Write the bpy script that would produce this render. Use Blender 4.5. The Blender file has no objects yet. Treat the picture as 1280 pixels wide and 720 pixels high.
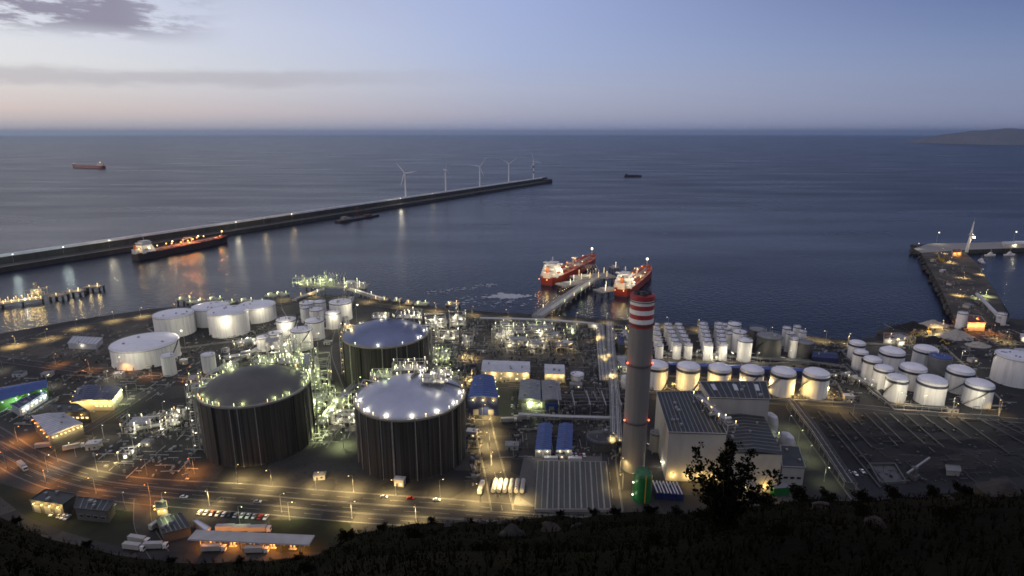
import bpy, bmesh, math, random
from mathutils import Vector, Matrix, noise as mnoise
R = math.radians
PI = math.pi
S = bpy.context.scene
COL = S.collection
rnd = random.Random(7)

# ------------------------------------------------------------------ camera geometry
F = 740.0                     # focal length in pixels of a 1280 wide frame
PITCH = R(14.7)
H = 210.0                     # camera above the plant's ground (z = 0)
SEA = -5.0
CP, SP = math.cos(PITCH), math.sin(PITCH)

def ray(px, py):
    a, b = (px - 640) / F, (360 - py) / F
    return Vector((a, CP + b * SP, -SP + b * CP))

def P(px, py, z=0.0):
    d = ray(px, py)
    t = (z - H) / d.z
    return Vector((d.x * t, d.y * t, z))

def proj(v):
    x, y, z = v[0], v[1], v[2] - H
    dep = y * CP - z * SP
    return 640 + F * x / dep, 360 - F * (y * SP + z * CP) / dep, dep

def mpp(v):
    return proj(v)[2] / F

# ------------------------------------------------------------------ mesh builder
class MB:
    def __init__(s):
        s.v, s.f = [], []
    def add(s, vs, fs):
        o = len(s.v)
        s.v += [tuple(q) for q in vs]
        s.f += [tuple(i + o for i in f) for f in fs]
        return s
    def box(s, cx, cy, z0, sx, sy, sz, rot=0.0):
        c, n = math.cos(rot), math.sin(rot)
        vs = []
        for z in (z0, z0 + sz):
            for ax, ay in ((-1, -1), (1, -1), (1, 1), (-1, 1)):
                x, y = ax * sx / 2, ay * sy / 2
                vs.append((cx + x * c - y * n, cy + x * n + y * c, z))
        return s.add(vs, [(3, 2, 1, 0), (4, 5, 6, 7), (0, 1, 5, 4), (1, 2, 6, 5), (2, 3, 7, 6), (3, 0, 4, 7)])
    def beam(s, a, b, w, h=None):
        a, b = Vector(a), Vector(b)
        h = h or w
        d = (b - a)
        if d.length < 1e-6: return s
        d.normalize()
        u = d.cross(Vector((0, 0, 1)))
        if u.length < 1e-4: u = Vector((1, 0, 0))
        u.normalize(); w2 = d.cross(u)
        vs = []
        for q in (a, b):
            for i, j in ((-1, -1), (1, -1), (1, 1), (-1, 1)):
                vs.append(q + u * (i * w / 2) + w2 * (j * h / 2))
        return s.add(vs, [(3, 2, 1, 0), (4, 5, 6, 7), (0, 1, 5, 4), (1, 2, 6, 5), (2, 3, 7, 6), (3, 0, 4, 7)])
    def tube(s, pts, r, n=8, r2=None):
        pts = [Vector(q) for q in pts]
        rings, fs = [], []
        for i, q in enumerate(pts):
            d = (pts[min(i + 1, len(pts) - 1)] - pts[max(i - 1, 0)]).normalized()
            u = d.cross(Vector((0, 0, 1)))
            if u.length < 1e-3: u = Vector((1, 0, 0))
            u.normalize(); w = d.cross(u)
            rr = r if r2 is None else r + (r2 - r) * i / (len(pts) - 1)
            rings += [q + (u * math.cos(2 * PI * k / n) + w * math.sin(2 * PI * k / n)) * rr for k in range(n)]
        for i in range(len(pts) - 1):
            for k in range(n):
                a, b = i * n + k, i * n + (k + 1) % n
                fs.append((a, b, b + n, a + n))
        fs.append(tuple(range(n - 1, -1, -1)))
        m = (len(pts) - 1) * n
        fs.append(tuple(range(m, m + n)))
        return s.add(rings, fs)
    def lathe(s, prof, n=32, c=(0, 0, 0), close=True):
        vs, fs = [], []
        for r, z in prof:
            for k in range(n):
                a = 2 * PI * k / n
                vs.append((c[0] + r * math.cos(a), c[1] + r * math.sin(a), c[2] + z))
        for i in range(len(prof) - 1):
            for k in range(n):
                a, b = i * n + k, i * n + (k + 1) % n
                fs.append((a, b, b + n, a + n))
        if close:
            if prof[0][0] > 1e-6: fs.append(tuple(range(n - 1, -1, -1)))
            m = (len(prof) - 1) * n
            if prof[-1][0] > 1e-6: fs.append(tuple(range(m, m + n)))
        return s.add(vs, fs)
    def cyl(s, cx, cy, z0, z1, r, n=24, r2=None):
        return s.lathe([(r, z0), (r if r2 is None else r2, z1)], n, (cx, cy, 0))
    def ball(s, c, r, n=8, m=5, sz=1.0):
        prof = [(max(1e-7, r * math.sin(PI * i / m)), -r * sz * math.cos(PI * i / m)) for i in range(m + 1)]
        return s.lathe(prof, n, c, close=False)
    def prism(s, pts, z0, z1):
        n = len(pts)
        vs = [(p[0], p[1], z0) for p in pts] + [(p[0], p[1], z1) for p in pts]
        fs = [tuple(range(n - 1, -1, -1)), tuple(range(n, 2 * n))]
        fs += [(i, (i + 1) % n, n + (i + 1) % n, n + i) for i in range(n)]
        return s.add(vs, fs)
    def quad(s, a, b, c, d):
        return s.add([a, b, c, d], [(0, 1, 2, 3)])
    def ring(s, r0, r1, z0, z1, n=48):
        return s.lathe([(r0, z0), (r1, z0), (r1, z1), (r0, z1), (r0, z0)], n, close=False)
    def arc(s, r, z, a0, a1, n, w, h):
        for i in range(n):
            t0, t1 = a0 + (a1 - a0) * i / n, a0 + (a1 - a0) * (i + 1) / n
            s.beam((r * math.cos(t0), r * math.sin(t0), z), (r * math.cos(t1), r * math.sin(t1), z), w, h)
        return s
    def build(s, name, m, parent=None, smooth=False, loc=None):
        me = bpy.data.meshes.new(name)
        me.from_pydata(s.v, [], s.f)
        b = bmesh.new(); b.from_mesh(me)
        bmesh.ops.recalc_face_normals(b, faces=b.faces)
        b.to_mesh(me); b.free()
        if smooth:
            me.shade_smooth()
            try: me.set_sharp_from_angle(angle=R(smooth if smooth is not True else 35))
            except Exception: pass
        me.materials.append(m)
        o = bpy.data.objects.new(name, me)
        COL.objects.link(o)
        if parent is not None: o.parent = parent
        if loc is not None: o.location = loc
        return o

def tag(o, label, cat, group=None):
    o['label'] = label; o['category'] = cat
    if group: o['group'] = group
    return o

def thing(name, label, cat, loc=(0, 0, 0), rot=0.0, group=None):
    o = bpy.data.objects.new(name, None)
    COL.objects.link(o)
    o.location = loc; o.rotation_euler = (0, 0, rot)
    o.empty_display_size = 1
    return tag(o, label, cat, group)

def struct(o, kind='structure'):
    o['kind'] = kind
    return o

def dup(o, loc=None, rot=None, label=None, parent=None, scale=None):
    c = o.copy(); COL.objects.link(c)
    if parent is not None: c.parent = parent
    if loc is not None: c.location = loc
    if rot is not None: c.rotation_euler = (0, 0, rot)
    if scale is not None: c.scale = scale if hasattr(scale, '__len__') else (scale,) * 3
    if label: c['label'] = label
    for ch in list(o.children): dup(ch, parent=c)
    return c

ORD = ('first second third fourth fifth sixth seventh eighth ninth tenth eleventh twelfth thirteenth fourteenth fifteenth sixteenth '
       'seventeenth eighteenth nineteenth twentieth twenty-first twenty-second twenty-third twenty-fourth twenty-fifth twenty-sixth '
       'twenty-seventh twenty-eighth twenty-ninth thirtieth thirty-first thirty-second thirty-third thirty-fourth thirty-fifth').split()

# ------------------------------------------------------------------ materials
def lin(r, g, b):
    f = lambda c: (c / 255 / 12.92) if c <= 10 else ((c / 255 + .055) / 1.055) ** 2.4
    return (f(r), f(g), f(b), 1.0)

def mat(name, col, rough=.6, metal=0.0, var=.25, scale=.15, stretch=(1, 1, 1), bump=0.0, col2=None, spec=.5, detail=5, lo=.35, hi=.68):
    m = bpy.data.materials.new(name); m.use_nodes = True
    nt = m.node_tree; N, L = nt.nodes, nt.links
    b = N['Principled BSDF']
    b.inputs['Roughness'].default_value = rough
    b.inputs['Metallic'].default_value = metal
    b.inputs['Specular IOR Level'].default_value = spec
    g = N.new('ShaderNodeNewGeometry')
    mp = N.new('ShaderNodeMapping'); mp.inputs['Scale'].default_value = stretch
    L.new(g.outputs['Position'], mp.inputs['Vector'])
    nz = N.new('ShaderNodeTexNoise'); nz.inputs['Scale'].default_value = scale; nz.inputs['Detail'].default_value = detail
    nz.inputs['Roughness'].default_value = .62
    L.new(mp.outputs['Vector'], nz.inputs['Vector'])
    cr = N.new('ShaderNodeValToRGB')
    c1 = tuple(col[:3]) + (1,)
    c2 = tuple(col2[:3]) + (1,) if col2 else tuple(c * (1 - var) for c in col[:3]) + (1,)
    cr.color_ramp.elements[0].position = lo; cr.color_ramp.elements[0].color = c2
    cr.color_ramp.elements[1].position = hi; cr.color_ramp.elements[1].color = c1
    L.new(nz.outputs['Fac'], cr.inputs['Fac'])
    L.new(cr.outputs['Color'], b.inputs['Base Color'])
    if bump:
        bp = N.new('ShaderNodeBump'); bp.inputs['Strength'].default_value = 1.0; bp.inputs['Distance'].default_value = bump
        L.new(nz.outputs['Fac'], bp.inputs['Height']); L.new(bp.outputs['Normal'], b.inputs['Normal'])
    return m

def emit(name, col, strength):
    m = bpy.data.materials.new(name); m.use_nodes = True
    b = m.node_tree.nodes['Principled BSDF']
    b.inputs['Base Color'].default_value = (.3, .3, .3, 1)
    b.inputs['Emission Color'].default_value = tuple(col) + (1,)
    b.inputs['Emission Strength'].default_value = strength
    m.cycles.emission_sampling = 'NONE'
    return m

M = {}
M['white'] = mat('white_tank_paint', (.80, .79, .77), .42, var=.30, scale=.35, stretch=(1, 1, .06), lo=.30, hi=.55)
M['roofwhite'] = mat('pale_roof_paint', (.74, .73, .76), .36, var=.12, scale=.15)
M['band'] = mat('dark_blue_band', (.03, .04, .07), .5)
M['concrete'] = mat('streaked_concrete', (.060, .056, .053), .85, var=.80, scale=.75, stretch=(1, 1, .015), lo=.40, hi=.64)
M['concrete_pale'] = mat('pale_concrete', (.36, .34, .31), .85, var=.35, scale=.2, stretch=(1, 1, .3))
M['concrete_grey'] = mat('grey_concrete', (.27, .255, .235), .8, var=.22, scale=.3, stretch=(1, 1, .08))
M['domepale'] = mat('blue_grey_dome_steel', (.42, .44, .52), .40, metal=.35, var=.18, scale=.06)
M['domeblue'] = mat('slate_blue_dome_steel', (.17, .20, .31), .38, metal=.35, var=.2, scale=.06)
M['domedark'] = mat('weathered_dark_dome', (.11, .105, .095), .55, metal=.3, var=.35, scale=.05)
M['steel'] = mat('galvanised_steel', (.38, .38, .37), .5, metal=.4, var=.3, scale=.6)
M['darksteel'] = mat('dark_painted_steel', (.06, .062, .066), .55, metal=.2, var=.35, scale=.5)
M['pipe'] = mat('silver_pipe_cladding', (.62, .61, .58), .35, metal=.5, var=.2, scale=.5)
M['chimney'] = mat('chimney_concrete', (.19, .182, .175), .8, var=.20, scale=.3, stretch=(1, 1, .05))
M['red'] = mat('signal_red_paint', (.36, .035, .04), .55, var=.3, scale=.5)
M['whiteband'] = mat('white_band_paint', (.78, .76, .74), .55, var=.15, scale=.6)
M['bluesheet'] = mat('blue_sheet_roof', (.035, .085, .30), .5, var=.35, scale=.3)
M['deepblue'] = mat('deep_blue_sheet', (.012, .022, .10), .5, var=.35, scale=.3)
M['greensheet'] = mat('green_sheet_wall', (.09, .30, .03), .5, var=.3, scale=.3)
M['greentank'] = mat('green_tank_paint', (.012, .13, .035), .4, var=.3, scale=.4)
M['greysheet'] = mat('grey_sheet_roof', (.22, .225, .23), .5, metal=.15, var=.3, scale=.2)
M['palesheet'] = mat('pale_sheet_roof', (.52, .52, .55), .5, var=.22, scale=.2)
M['darksheet'] = mat('dark_sheet_roof', (.036, .040, .038), .5, metal=.1, var=.45, scale=.18)
M['wallgrey'] = mat('pale_grey_cladding', (.40, .385, .36), .6, var=.2, scale=.15, stretch=(1, 1, .2))
M['walldark'] = mat('dark_wall_cladding', (.09, .09, .092), .65, var=.3, scale=.2)
M['cream'] = mat('cream_render', (.50, .455, .37), .7, var=.2, scale=.2)
M['glass'] = mat('dark_window_glass', (.02, .025, .03), .12, var=.2)
M['rust'] = mat('rusty_red_steel', (.16, .055, .035), .7, var=.5, scale=.4)
M['hullred'] = mat('red_hull_paint', (.27, .024, .018), .45, var=.3, scale=.12)
M['hulldark'] = mat('dark_hull_paint', (.035, .02, .022), .5, var=.3, scale=.12)
M['deckred'] = mat('orange_red_deck', (.36, .07, .035), .6, var=.3, scale=.15)
M['shipwhite'] = mat('ship_white_paint', (.74, .71, .66), .5, var=.18, scale=.3)
M['orange'] = mat('orange_paint', (.62, .16, .03), .5, var=.2)
M['yellow'] = mat('yellow_machine_paint', (.60, .36, .03), .5, var=.3, scale=.6)
M['turbine'] = mat('turbine_white', (.80, .80, .80), .5, var=.06)
M['car_silver'] = mat('silver_car_paint', (.55, .56, .58), .3, metal=.4, var=.05)
M['car_dark'] = mat('dark_car_paint', (.03, .032, .04), .3, var=.05)
M['car_white'] = mat('white_car_paint', (.78, .78, .78), .3, var=.05)
M['car_red'] = mat('red_car_paint', (.35, .03, .03), .3, var=.05)
M['rubber'] = mat('black_rubber', (.02, .02, .02), .8, var=.1)
M['bark'] = mat('dark_bark', (.05, .04, .03), .9, var=.4, scale=3)
M['leaf'] = mat('dark_leaf', (.008, .011, .005), .85, var=.55, scale=1.4, spec=.03)
M['leaf_dry'] = mat('olive_leaf', (.008, .008, .0035), .9, var=.5, scale=1.1, spec=.02)
M['rock'] = mat('grey_rock', (.05, .045, .04), .9, var=.6, scale=.9, bump=.12, spec=.2)
M['armour'] = mat('armour_rock', (.10, .093, .085), .9, var=.7, scale=.35, bump=.8, spec=.2)
M['gravel'] = mat('pale_gravel', (.40, .37, .32), .95, var=.35, scale=.5, bump=.2, spec=.2)
M['coal'] = mat('dark_stockpile', (.022, .022, .025), .9, var=.5, scale=.4, bump=.2, spec=.2)
M['paint_line'] = mat('road_line_paint', (.34, .33, .30), .7, var=.4, scale=1.0)
M['kerb'] = mat('kerb_concrete', (.17, .16, .145), .85, var=.3)

LAMPCOL = {'warm': (1.0, .71, .28), 'white': (1.0, .90, .64), 'orange': (1.0, .36, .07), 'green': (.88, 1.0, .46),
           'cool': (.80, 1.0, .95), 'red': (1.0, .10, .04), 'gold': (1.0, .66, .20)}
for k, c in LAMPCOL.items():
    M['em_' + k] = emit('lit_lamp_' + k, c, 4.6)
M['em_window'] = emit('lit_window', (1.0, .74, .38), 1.6)
M['em_tube'] = emit('lit_strip_light', (.95, 1.0, .85), 4.0)

LD = {}
def light(parent, loc, col, power, radius=.5, spot=0):
    k = (col, power, radius, spot)
    if k not in LD:
        d = bpy.data.lights.new('lamp_light', 'SPOT' if spot else 'POINT')
        if spot: d.spot_size = R(spot); d.spot_blend = .9
        d.color = LAMPCOL[col]; d.energy = power; d.shadow_soft_size = radius
        LD[k] = d
    o = bpy.data.objects.new('lamp_light', LD[k]); COL.objects.link(o)
    o.parent = parent; o.location = loc
    return o
# ------------------------------------------------------------------ camera, world, sun
cd = bpy.data.cameras.new('camera'); cam = bpy.data.objects.new('camera', cd); COL.objects.link(cam)
cam.location = (0, 0, H); cam.rotation_euler = (PI / 2 - PITCH, 0, 0)
cd.sensor_width = 36; cd.lens = 36 * F / 1280; cd.clip_start = .2; cd.clip_end = 200000
S.camera = cam
S.view_settings.view_transform = 'Standard'; S.view_settings.look = 'None'
S.view_settings.exposure = 0.0; S.view_settings.gamma = 1.0
S.cycles.max_bounces = 5; S.cycles.diffuse_bounces = 2; S.cycles.glossy_bounces = 2; S.cycles.transmission_bounces = 2
S.cycles.volume_bounces = 0
S.cycles.use_light_tree = True
S.cycles.sample_clamp_indirect = 3.0; S.cycles.sample_clamp_direct = 0
S.cycles.use_denoising = True
S.cycles.use_adaptive_sampling = False
S.cycles.caustics_reflective = False; S.cycles.caustics_refractive = False
S.cycles.pixel_filter_type = 'BLACKMAN_HARRIS'; S.cycles.filter_width = 1.65

HAZE = 2.8e-5
SUN_EL, SUN_AZ = R(1.5), R(-92)       # low in the west, left of the frame
W = bpy.data.worlds.new('World'); S.world = W; W.use_nodes = True
nt = W.node_tree; N, L = nt.nodes, nt.links
bg = N['Background']
tc = N.new('ShaderNodeTexCoord')
sep = N.new('ShaderNodeSeparateXYZ'); L.new(tc.outputs['Generated'], sep.inputs[0])
def math_(op, a, b=None, c=None, clamp=False):
    n = N.new('ShaderNodeMath'); n.operation = op; n.use_clamp = clamp
    for i, q in enumerate((a, b, c)):
        if q is None: continue
        if isinstance(q, (int, float)): n.inputs[i].default_value = q
        else: L.new(q, n.inputs[i])
    return n.outputs[0]
def mix_(f, a, b, bt='MIX'):
    n = N.new('ShaderNodeMix'); n.data_type = 'RGBA'; n.blend_type = bt
    for s_, q in ((n.inputs[0], f), (n.inputs[6], a), (n.inputs[7], b)):
        if isinstance(q, (int, float)): s_.default_value = q
        elif isinstance(q, tuple): s_.default_value = q
        else: L.new(q, s_)
    return n.outputs[2]
def ramp_(f, stops):
    n = N.new('ShaderNodeValToRGB'); e = n.color_ramp.elements
    while len(e) < len(stops): e.new(.5)
    for el, (p_, c_) in zip(e, stops): el.position = p_; el.color = c_
    L.new(f, n.inputs['Fac']); return n.outputs['Color']
X, Y, Z = sep.outputs
hyp = math_('SQRT', math_('ADD', math_('MULTIPLY', X, X), math_('MULTIPLY', Y, Y)))
sinaz = math_('DIVIDE', X, math_('MAXIMUM', hyp, .001))
el = math_('MAXIMUM', Z, 0.0)
f_el = math_('POWER', el, .5, clamp=True)       # root spreads the horizon band
q = lambda z: math.sqrt(z)
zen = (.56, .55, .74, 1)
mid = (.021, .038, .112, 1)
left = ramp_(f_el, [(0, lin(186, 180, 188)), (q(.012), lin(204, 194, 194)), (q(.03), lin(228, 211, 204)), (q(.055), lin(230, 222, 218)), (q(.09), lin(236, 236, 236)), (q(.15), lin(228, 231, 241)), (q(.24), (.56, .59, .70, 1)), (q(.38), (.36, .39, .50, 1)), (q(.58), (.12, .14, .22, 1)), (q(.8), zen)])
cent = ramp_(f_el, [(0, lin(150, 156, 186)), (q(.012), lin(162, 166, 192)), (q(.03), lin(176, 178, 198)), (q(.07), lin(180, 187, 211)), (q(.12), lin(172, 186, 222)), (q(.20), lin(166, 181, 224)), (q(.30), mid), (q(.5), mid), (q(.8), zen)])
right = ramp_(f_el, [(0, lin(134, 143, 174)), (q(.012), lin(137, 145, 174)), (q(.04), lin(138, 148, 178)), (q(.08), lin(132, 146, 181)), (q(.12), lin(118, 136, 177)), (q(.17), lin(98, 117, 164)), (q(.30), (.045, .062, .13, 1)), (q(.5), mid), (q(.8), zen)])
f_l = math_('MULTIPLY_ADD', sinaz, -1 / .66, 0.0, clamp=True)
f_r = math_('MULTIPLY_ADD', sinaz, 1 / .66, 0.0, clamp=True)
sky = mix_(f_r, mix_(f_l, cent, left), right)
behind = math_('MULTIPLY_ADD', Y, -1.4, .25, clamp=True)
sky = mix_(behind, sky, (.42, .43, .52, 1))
# clouds: a long grey streak low in the west and torn dark clouds above it
az = math_('ARCTAN2', X, Y)
cv = N.new('ShaderNodeCombineXYZ'); L.new(math_('MULTIPLY', az, 5.0), cv.inputs[0]); L.new(math_('MULTIPLY', Z, 22.0), cv.inputs[1])
n1 = N.new('ShaderNodeTexNoise'); n1.inputs['Scale'].default_value = 2.3; n1.inputs['Detail'].default_value = 9; n1.inputs['Roughness'].default_value = .66
L.new(cv.outputs[0], n1.inputs['Vector'])
def band(v, lo0, lo1, hi0, hi1):
    a = N.new('ShaderNodeMapRange'); a.interpolation_type = 'SMOOTHSTEP'; L.new(v, a.inputs[0]); a.inputs[1].default_value = lo0; a.inputs[2].default_value = lo1
    b = N.new('ShaderNodeMapRange'); b.interpolation_type = 'SMOOTHSTEP'; L.new(v, b.inputs[0]); b.inputs[1].default_value = hi0; b.inputs[2].default_value = hi1; b.inputs[3].default_value = 1; b.inputs[4].default_value = 0
    return math_('MULTIPLY', a.outputs[0], b.outputs[0])
n1s = N.new('ShaderNodeMapRange'); n1s.interpolation_type = 'SMOOTHSTEP'; L.new(n1.outputs['Fac'], n1s.inputs[0]); n1s.inputs[1].default_value = .41; n1s.inputs[2].default_value = .53
cl = math_('MULTIPLY', n1s.outputs[0], math_('MULTIPLY', band(Z, .112, .142, .19, .25), band(az, -1.3, -.8, -.56, -.40)))
sky = mix_(math_('MULTIPLY', cl, .9), sky, lin(142, 138, 158))
zs = math_('ADD', Z, math_('MULTIPLY', math_('ADD', az, .7), -.028))   # the streak slopes gently down toward the middle
zs = math_('ADD', zs, math_('MULTIPLY', math_('SUBTRACT', n1.outputs['Fac'], .5), .03))
st = math_('MULTIPLY', band(zs, .052, .066, .072, .084), band(az, -1.4, -.75, -.45, .05))
sky = mix_(math_('MULTIPLY', st, .42), sky, lin(168, 162, 172))
nis = N.new('ShaderNodeTexSky'); nis.sky_type = 'NISHITA'; nis.sun_disc = False
nis.sun_elevation = SUN_EL; nis.sun_rotation = SUN_AZ; nis.altitude = 200
bg2 = N.new('ShaderNodeBackground'); L.new(nis.outputs[0], bg2.inputs['Color']); bg2.inputs['Strength'].default_value = .05
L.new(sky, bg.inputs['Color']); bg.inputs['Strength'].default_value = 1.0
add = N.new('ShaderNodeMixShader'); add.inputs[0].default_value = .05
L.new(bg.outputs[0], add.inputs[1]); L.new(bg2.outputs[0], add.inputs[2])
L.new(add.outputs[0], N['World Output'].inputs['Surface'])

sd = bpy.data.lights.new('sun', 'SUN'); so = bpy.data.objects.new('sun', sd); COL.objects.link(so)
sd.energy = .8; sd.angle = R(25); sd.color = (1, .78, .62)
dv = Vector((math.sin(SUN_AZ) * math.cos(R(6)), math.cos(SUN_AZ) * math.cos(R(6)), math.sin(R(6))))
so.rotation_euler = dv.to_track_quat('Z', 'Y').to_euler()

# ------------------------------------------------------------------ sea
def sea_material():
    m = bpy.data.materials.new('sea_water'); m.use_nodes = True
    nt = m.node_tree; N, L = nt.nodes, nt.links; b = N['Principled BSDF']
    b.inputs['Base Color'].default_value = (.0015, .005, .020, 1)
    b.inputs['IOR'].default_value = 1.33; b.inputs['Roughness'].default_value = .17
    g = N.new('ShaderNodeNewGeometry')
    def noise(sx, sy, sc, rot=0.0, det=4):
        mp = N.new('ShaderNodeMapping'); mp.inputs['Scale'].default_value = (sx, sy, 1); mp.inputs['Rotation'].default_value = (0, 0, rot)
        L.new(g.outputs['Position'], mp.inputs['Vector'])
        n = N.new('ShaderNodeTexNoise'); n.inputs['Scale'].default_value = sc; n.inputs['Detail'].default_value = det
        L.new(mp.outputs['Vector'], n.inputs['Vector']); return n.outputs['Fac']
    def bump(h, dist, prev=None):
        bp = N.new('ShaderNodeBump'); bp.inputs['Strength'].default_value = 1; bp.inputs['Distance'].default_value = dist
        L.new(h, bp.inputs['Height'])
        if prev: L.new(prev, bp.inputs['Normal'])
        return bp.outputs['Normal']
    # long swell on the open sea, ripple everywhere
    sw = noise(.55, 1.0, .016, R(18), 6)
    r1 = noise(1, 1.3, .16, R(20), 5)
    sep = N.new('ShaderNodeSeparateXYZ'); L.new(g.outputs['Position'], sep.inputs[0])
    n = bump(sw, .25); n = bump(r1, .90, n)
    L.new(n, b.inputs['Normal'])
    # wind lanes: smoother and rougher water
    wl = noise(.3, 1.2, .006, R(8), 4)
    mr = N.new('ShaderNodeMapRange'); L.new(wl, mr.inputs[0]); mr.inputs[1].default_value = .35; mr.inputs[2].default_value = .7; mr.inputs[3].default_value = .17; mr.inputs[4].default_value = .26
    # the harbour is sheltered; open water outside is choppier
    ln = N.new('ShaderNodeVectorMath'); ln.operation = 'LENGTH'; L.new(g.outputs['Position'], ln.inputs[0])
    fr = N.new('ShaderNodeMapRange'); fr.interpolation_type = 'SMOOTHSTEP'; L.new(ln.outputs['Value'], fr.inputs[0]); fr.inputs[1].default_value = 900; fr.inputs[2].default_value = 2600; fr.inputs[3].default_value = 0; fr.inputs[4].default_value = .10
    ad = N.new('ShaderNodeMath'); ad.operation = 'ADD'; L.new(mr.outputs[0], ad.inputs[0]); L.new(fr.outputs[0], ad.inputs[1])
    L.new(ad.outputs[0], b.inputs['Roughness'])
    return m
M['sea'] = sea_material()
mb = MB()
rs = [0, 150, 300, 600, 1200, 2400, 5000, 12000, 30000, 60000]
nseg = 96
vs = [(0, 0, SEA)] + [(r * math.cos(2 * PI * k / nseg), r * math.sin(2 * PI * k / nseg), SEA) for r in rs[1:] for k in range(nseg)]
fs = [(0, 1 + k, 1 + (k + 1) % nseg) for k in range(nseg)]
for i in range(len(rs) - 2):
    o_ = 1 + i * nseg
    fs += [(o_ + k, o_ + (k + 1) % nseg, o_ + nseg + (k + 1) % nseg, o_ + nseg + k) for k in range(nseg)]
mb.add(vs, fs)
struct(mb.build('sea', M['sea']))
hz_ = bpy.data.materials.new('thin_sea_haze'); hz_.use_nodes = True
hn = hz_.node_tree.nodes; hn.remove(hn['Principled BSDF'])
pv = hn.new('ShaderNodeVolumePrincipled'); pv.inputs['Color'].default_value = (.62, .78, 1, 1); pv.inputs['Density'].default_value = HAZE; pv.inputs['Anisotropy'].default_value = .78
hz_.node_tree.links.new(pv.outputs[0], hn['Material Output'].inputs['Volume'])
if HAZE:
    hb_ = MB(); hb_.box(0, 0, -13, 124000, 124000, 415)
    struct(hb_.build('haze', hz_), 'stuff')

# ------------------------------------------------------------------ ground of the plant
def ground_material(name, c1, c2, c3, s1=.02, s2=.35, bump=.03):
    m = bpy.data.materials.new(name); m.use_nodes = True
    nt = m.node_tree; N, L = nt.nodes, nt.links; b = N['Principled BSDF']; b.inputs['Roughness'].default_value = .88
    b.inputs['Specular IOR Level'].default_value = .3
    g = N.new('ShaderNodeNewGeometry')
    def nz(sc, det=6):
        n = N.new('ShaderNodeTexNoise'); n.inputs['Scale'].default_value = sc; n.inputs['Detail'].default_value = det; n.inputs['Roughness'].default_value = .65
        L.new(g.outputs['Position'], n.inputs['Vector']); return n.outputs['Fac']
    def ramp(f, lo, hi):
        r = N.new('ShaderNodeMapRange'); r.interpolation_type = 'SMOOTHSTEP'; L.new(f, r.inputs[0]); r.inputs[1].default_value = lo; r.inputs[2].default_value = hi; return r.outputs[0]
    def mix(f, a, bb):
        n = N.new('ShaderNodeMix'); n.data_type = 'RGBA'; L.new(f, n.inputs[0])
        for i, q in ((6, a), (7, bb)):
            if isinstance(q, tuple): n.inputs[i].default_value = q + (1,)
            else: L.new(q, n.inputs[i])
        return n.outputs[2]
    big, fine = nz(s1), nz(s2)
    vo = N.new('ShaderNodeTexVoronoi'); vo.inputs['Scale'].default_value = .035; vo.distance = 'CHEBYCHEV'
    L.new(g.outputs['Position'], vo.inputs['Vector'])
    sp = N.new('ShaderNodeSeparateColor'); L.new(vo.outputs['Color'], sp.inputs[0])
    c = mix(ramp(big, .38, .62), c1, c2)
    c = mix(ramp(sp.outputs[0], .62, .66), c, c3)
    c = mix(ramp(fine, .5, .75), c, tuple(k * .55 for k in c1))
    L.new(c, b.inputs['Base Color'])
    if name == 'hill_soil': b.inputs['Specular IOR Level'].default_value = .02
    bp = N.new('ShaderNodeBump'); bp.inputs['Distance'].default_value = bump; L.new(fine, bp.inputs['Height']); L.new(bp.outputs['Normal'], b.inputs['Normal'])
    return m
M['ground'] = ground_material('plant_ground', (.030, .029, .028), (.052, .049, .045), (.021, .021, .022))
M['asphalt'] = ground_material('asphalt', (.034, .033, .033), (.050, .048, .045), (.027, .027, .028), .03, .8)
M['earth'] = ground_material('brown_earth', (.062, .054, .042), (.10, .087, .067), (.045, .041, .035), .05, .6)
M['darkyard'] = ground_material('dark_yard', (.012, .012, .015), (.022, .022, .026), (.016, .016, .019), .03, .5)
M['grass'] = ground_material('rough_grass', (.009, .013, .006), (.016, .020, .009), (.011, .015, .007), .06, 1.2, .1)
M['palepave'] = ground_material('pale_paving', (.11, .108, .10), (.15, .145, .135), (.09, .088, .082), .03, .5)
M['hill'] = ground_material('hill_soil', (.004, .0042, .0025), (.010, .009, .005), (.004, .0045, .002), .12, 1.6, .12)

coast = [(-420, 520), (-200, 462), (-60, 430), (0, 417), (95, 400), (190, 386), (270, 379), (345, 373), (420, 369), (470, 374), (540, 383), (600, 389), (690, 394),
         (760, 399), (830, 404), (900, 411), (1000, 419), (1060, 425), (1098, 421), (1112, 410), (1138, 404), (1166, 407), (1200, 405), (1262, 399), (1330, 398), (1500, 398), (1900, 400)]
cpts = [P(x, y, 0).to_2d() for x, y in coast]
poly = [Vector((-1400, -400))] + cpts + [Vector((1900, -400))]
mb = MB(); mb.add([(p.x, p.y, 0) for p in poly], [tuple(range(len(poly)))])
struct(mb.build('ground', M['ground']))
# quay wall and rock edge down to the water
mb = MB()
for i in range(len(cpts) - 1):
    a, b = cpts[i], cpts[i + 1]
    n = max(2, int((b - a).length / 9))
    for j in range(n):
        p0, p1 = a.lerp(b, j / n), a.lerp(b, (j + 1) / n)
        t = (p1 - p0).normalized(); o_ = Vector((-t.y, t.x))
        mb.quad((p0.x, p0.y, 0), (p1.x, p1.y, 0), (p1.x + o_.x * 7, p1.y + o_.y * 7, -8), (p0.x + o_.x * 7, p0.y + o_.y * 7, -8))
struct(mb.build('shore', M['armour']))
rk = MB()
for i in range(len(cpts) - 1):
    a, b = cpts[i], cpts[i + 1]
    n = int(min((b - a).length / 3.2, 120))
    t = (b - a).normalized(); o_ = Vector((-t.y, t.x))
    for j in range(n):
        p_ = a.lerp(b, rnd.random()); w = rnd.uniform(.0, 8.5)
        s_ = rnd.uniform(.9, 2.3); c_ = Vector((p_.x + o_.x * w, p_.y + o_.y * w, -.2 - w * .85))
        rk.ball(c_, s_, 6, 4, rnd.uniform(.5, .9))
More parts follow.
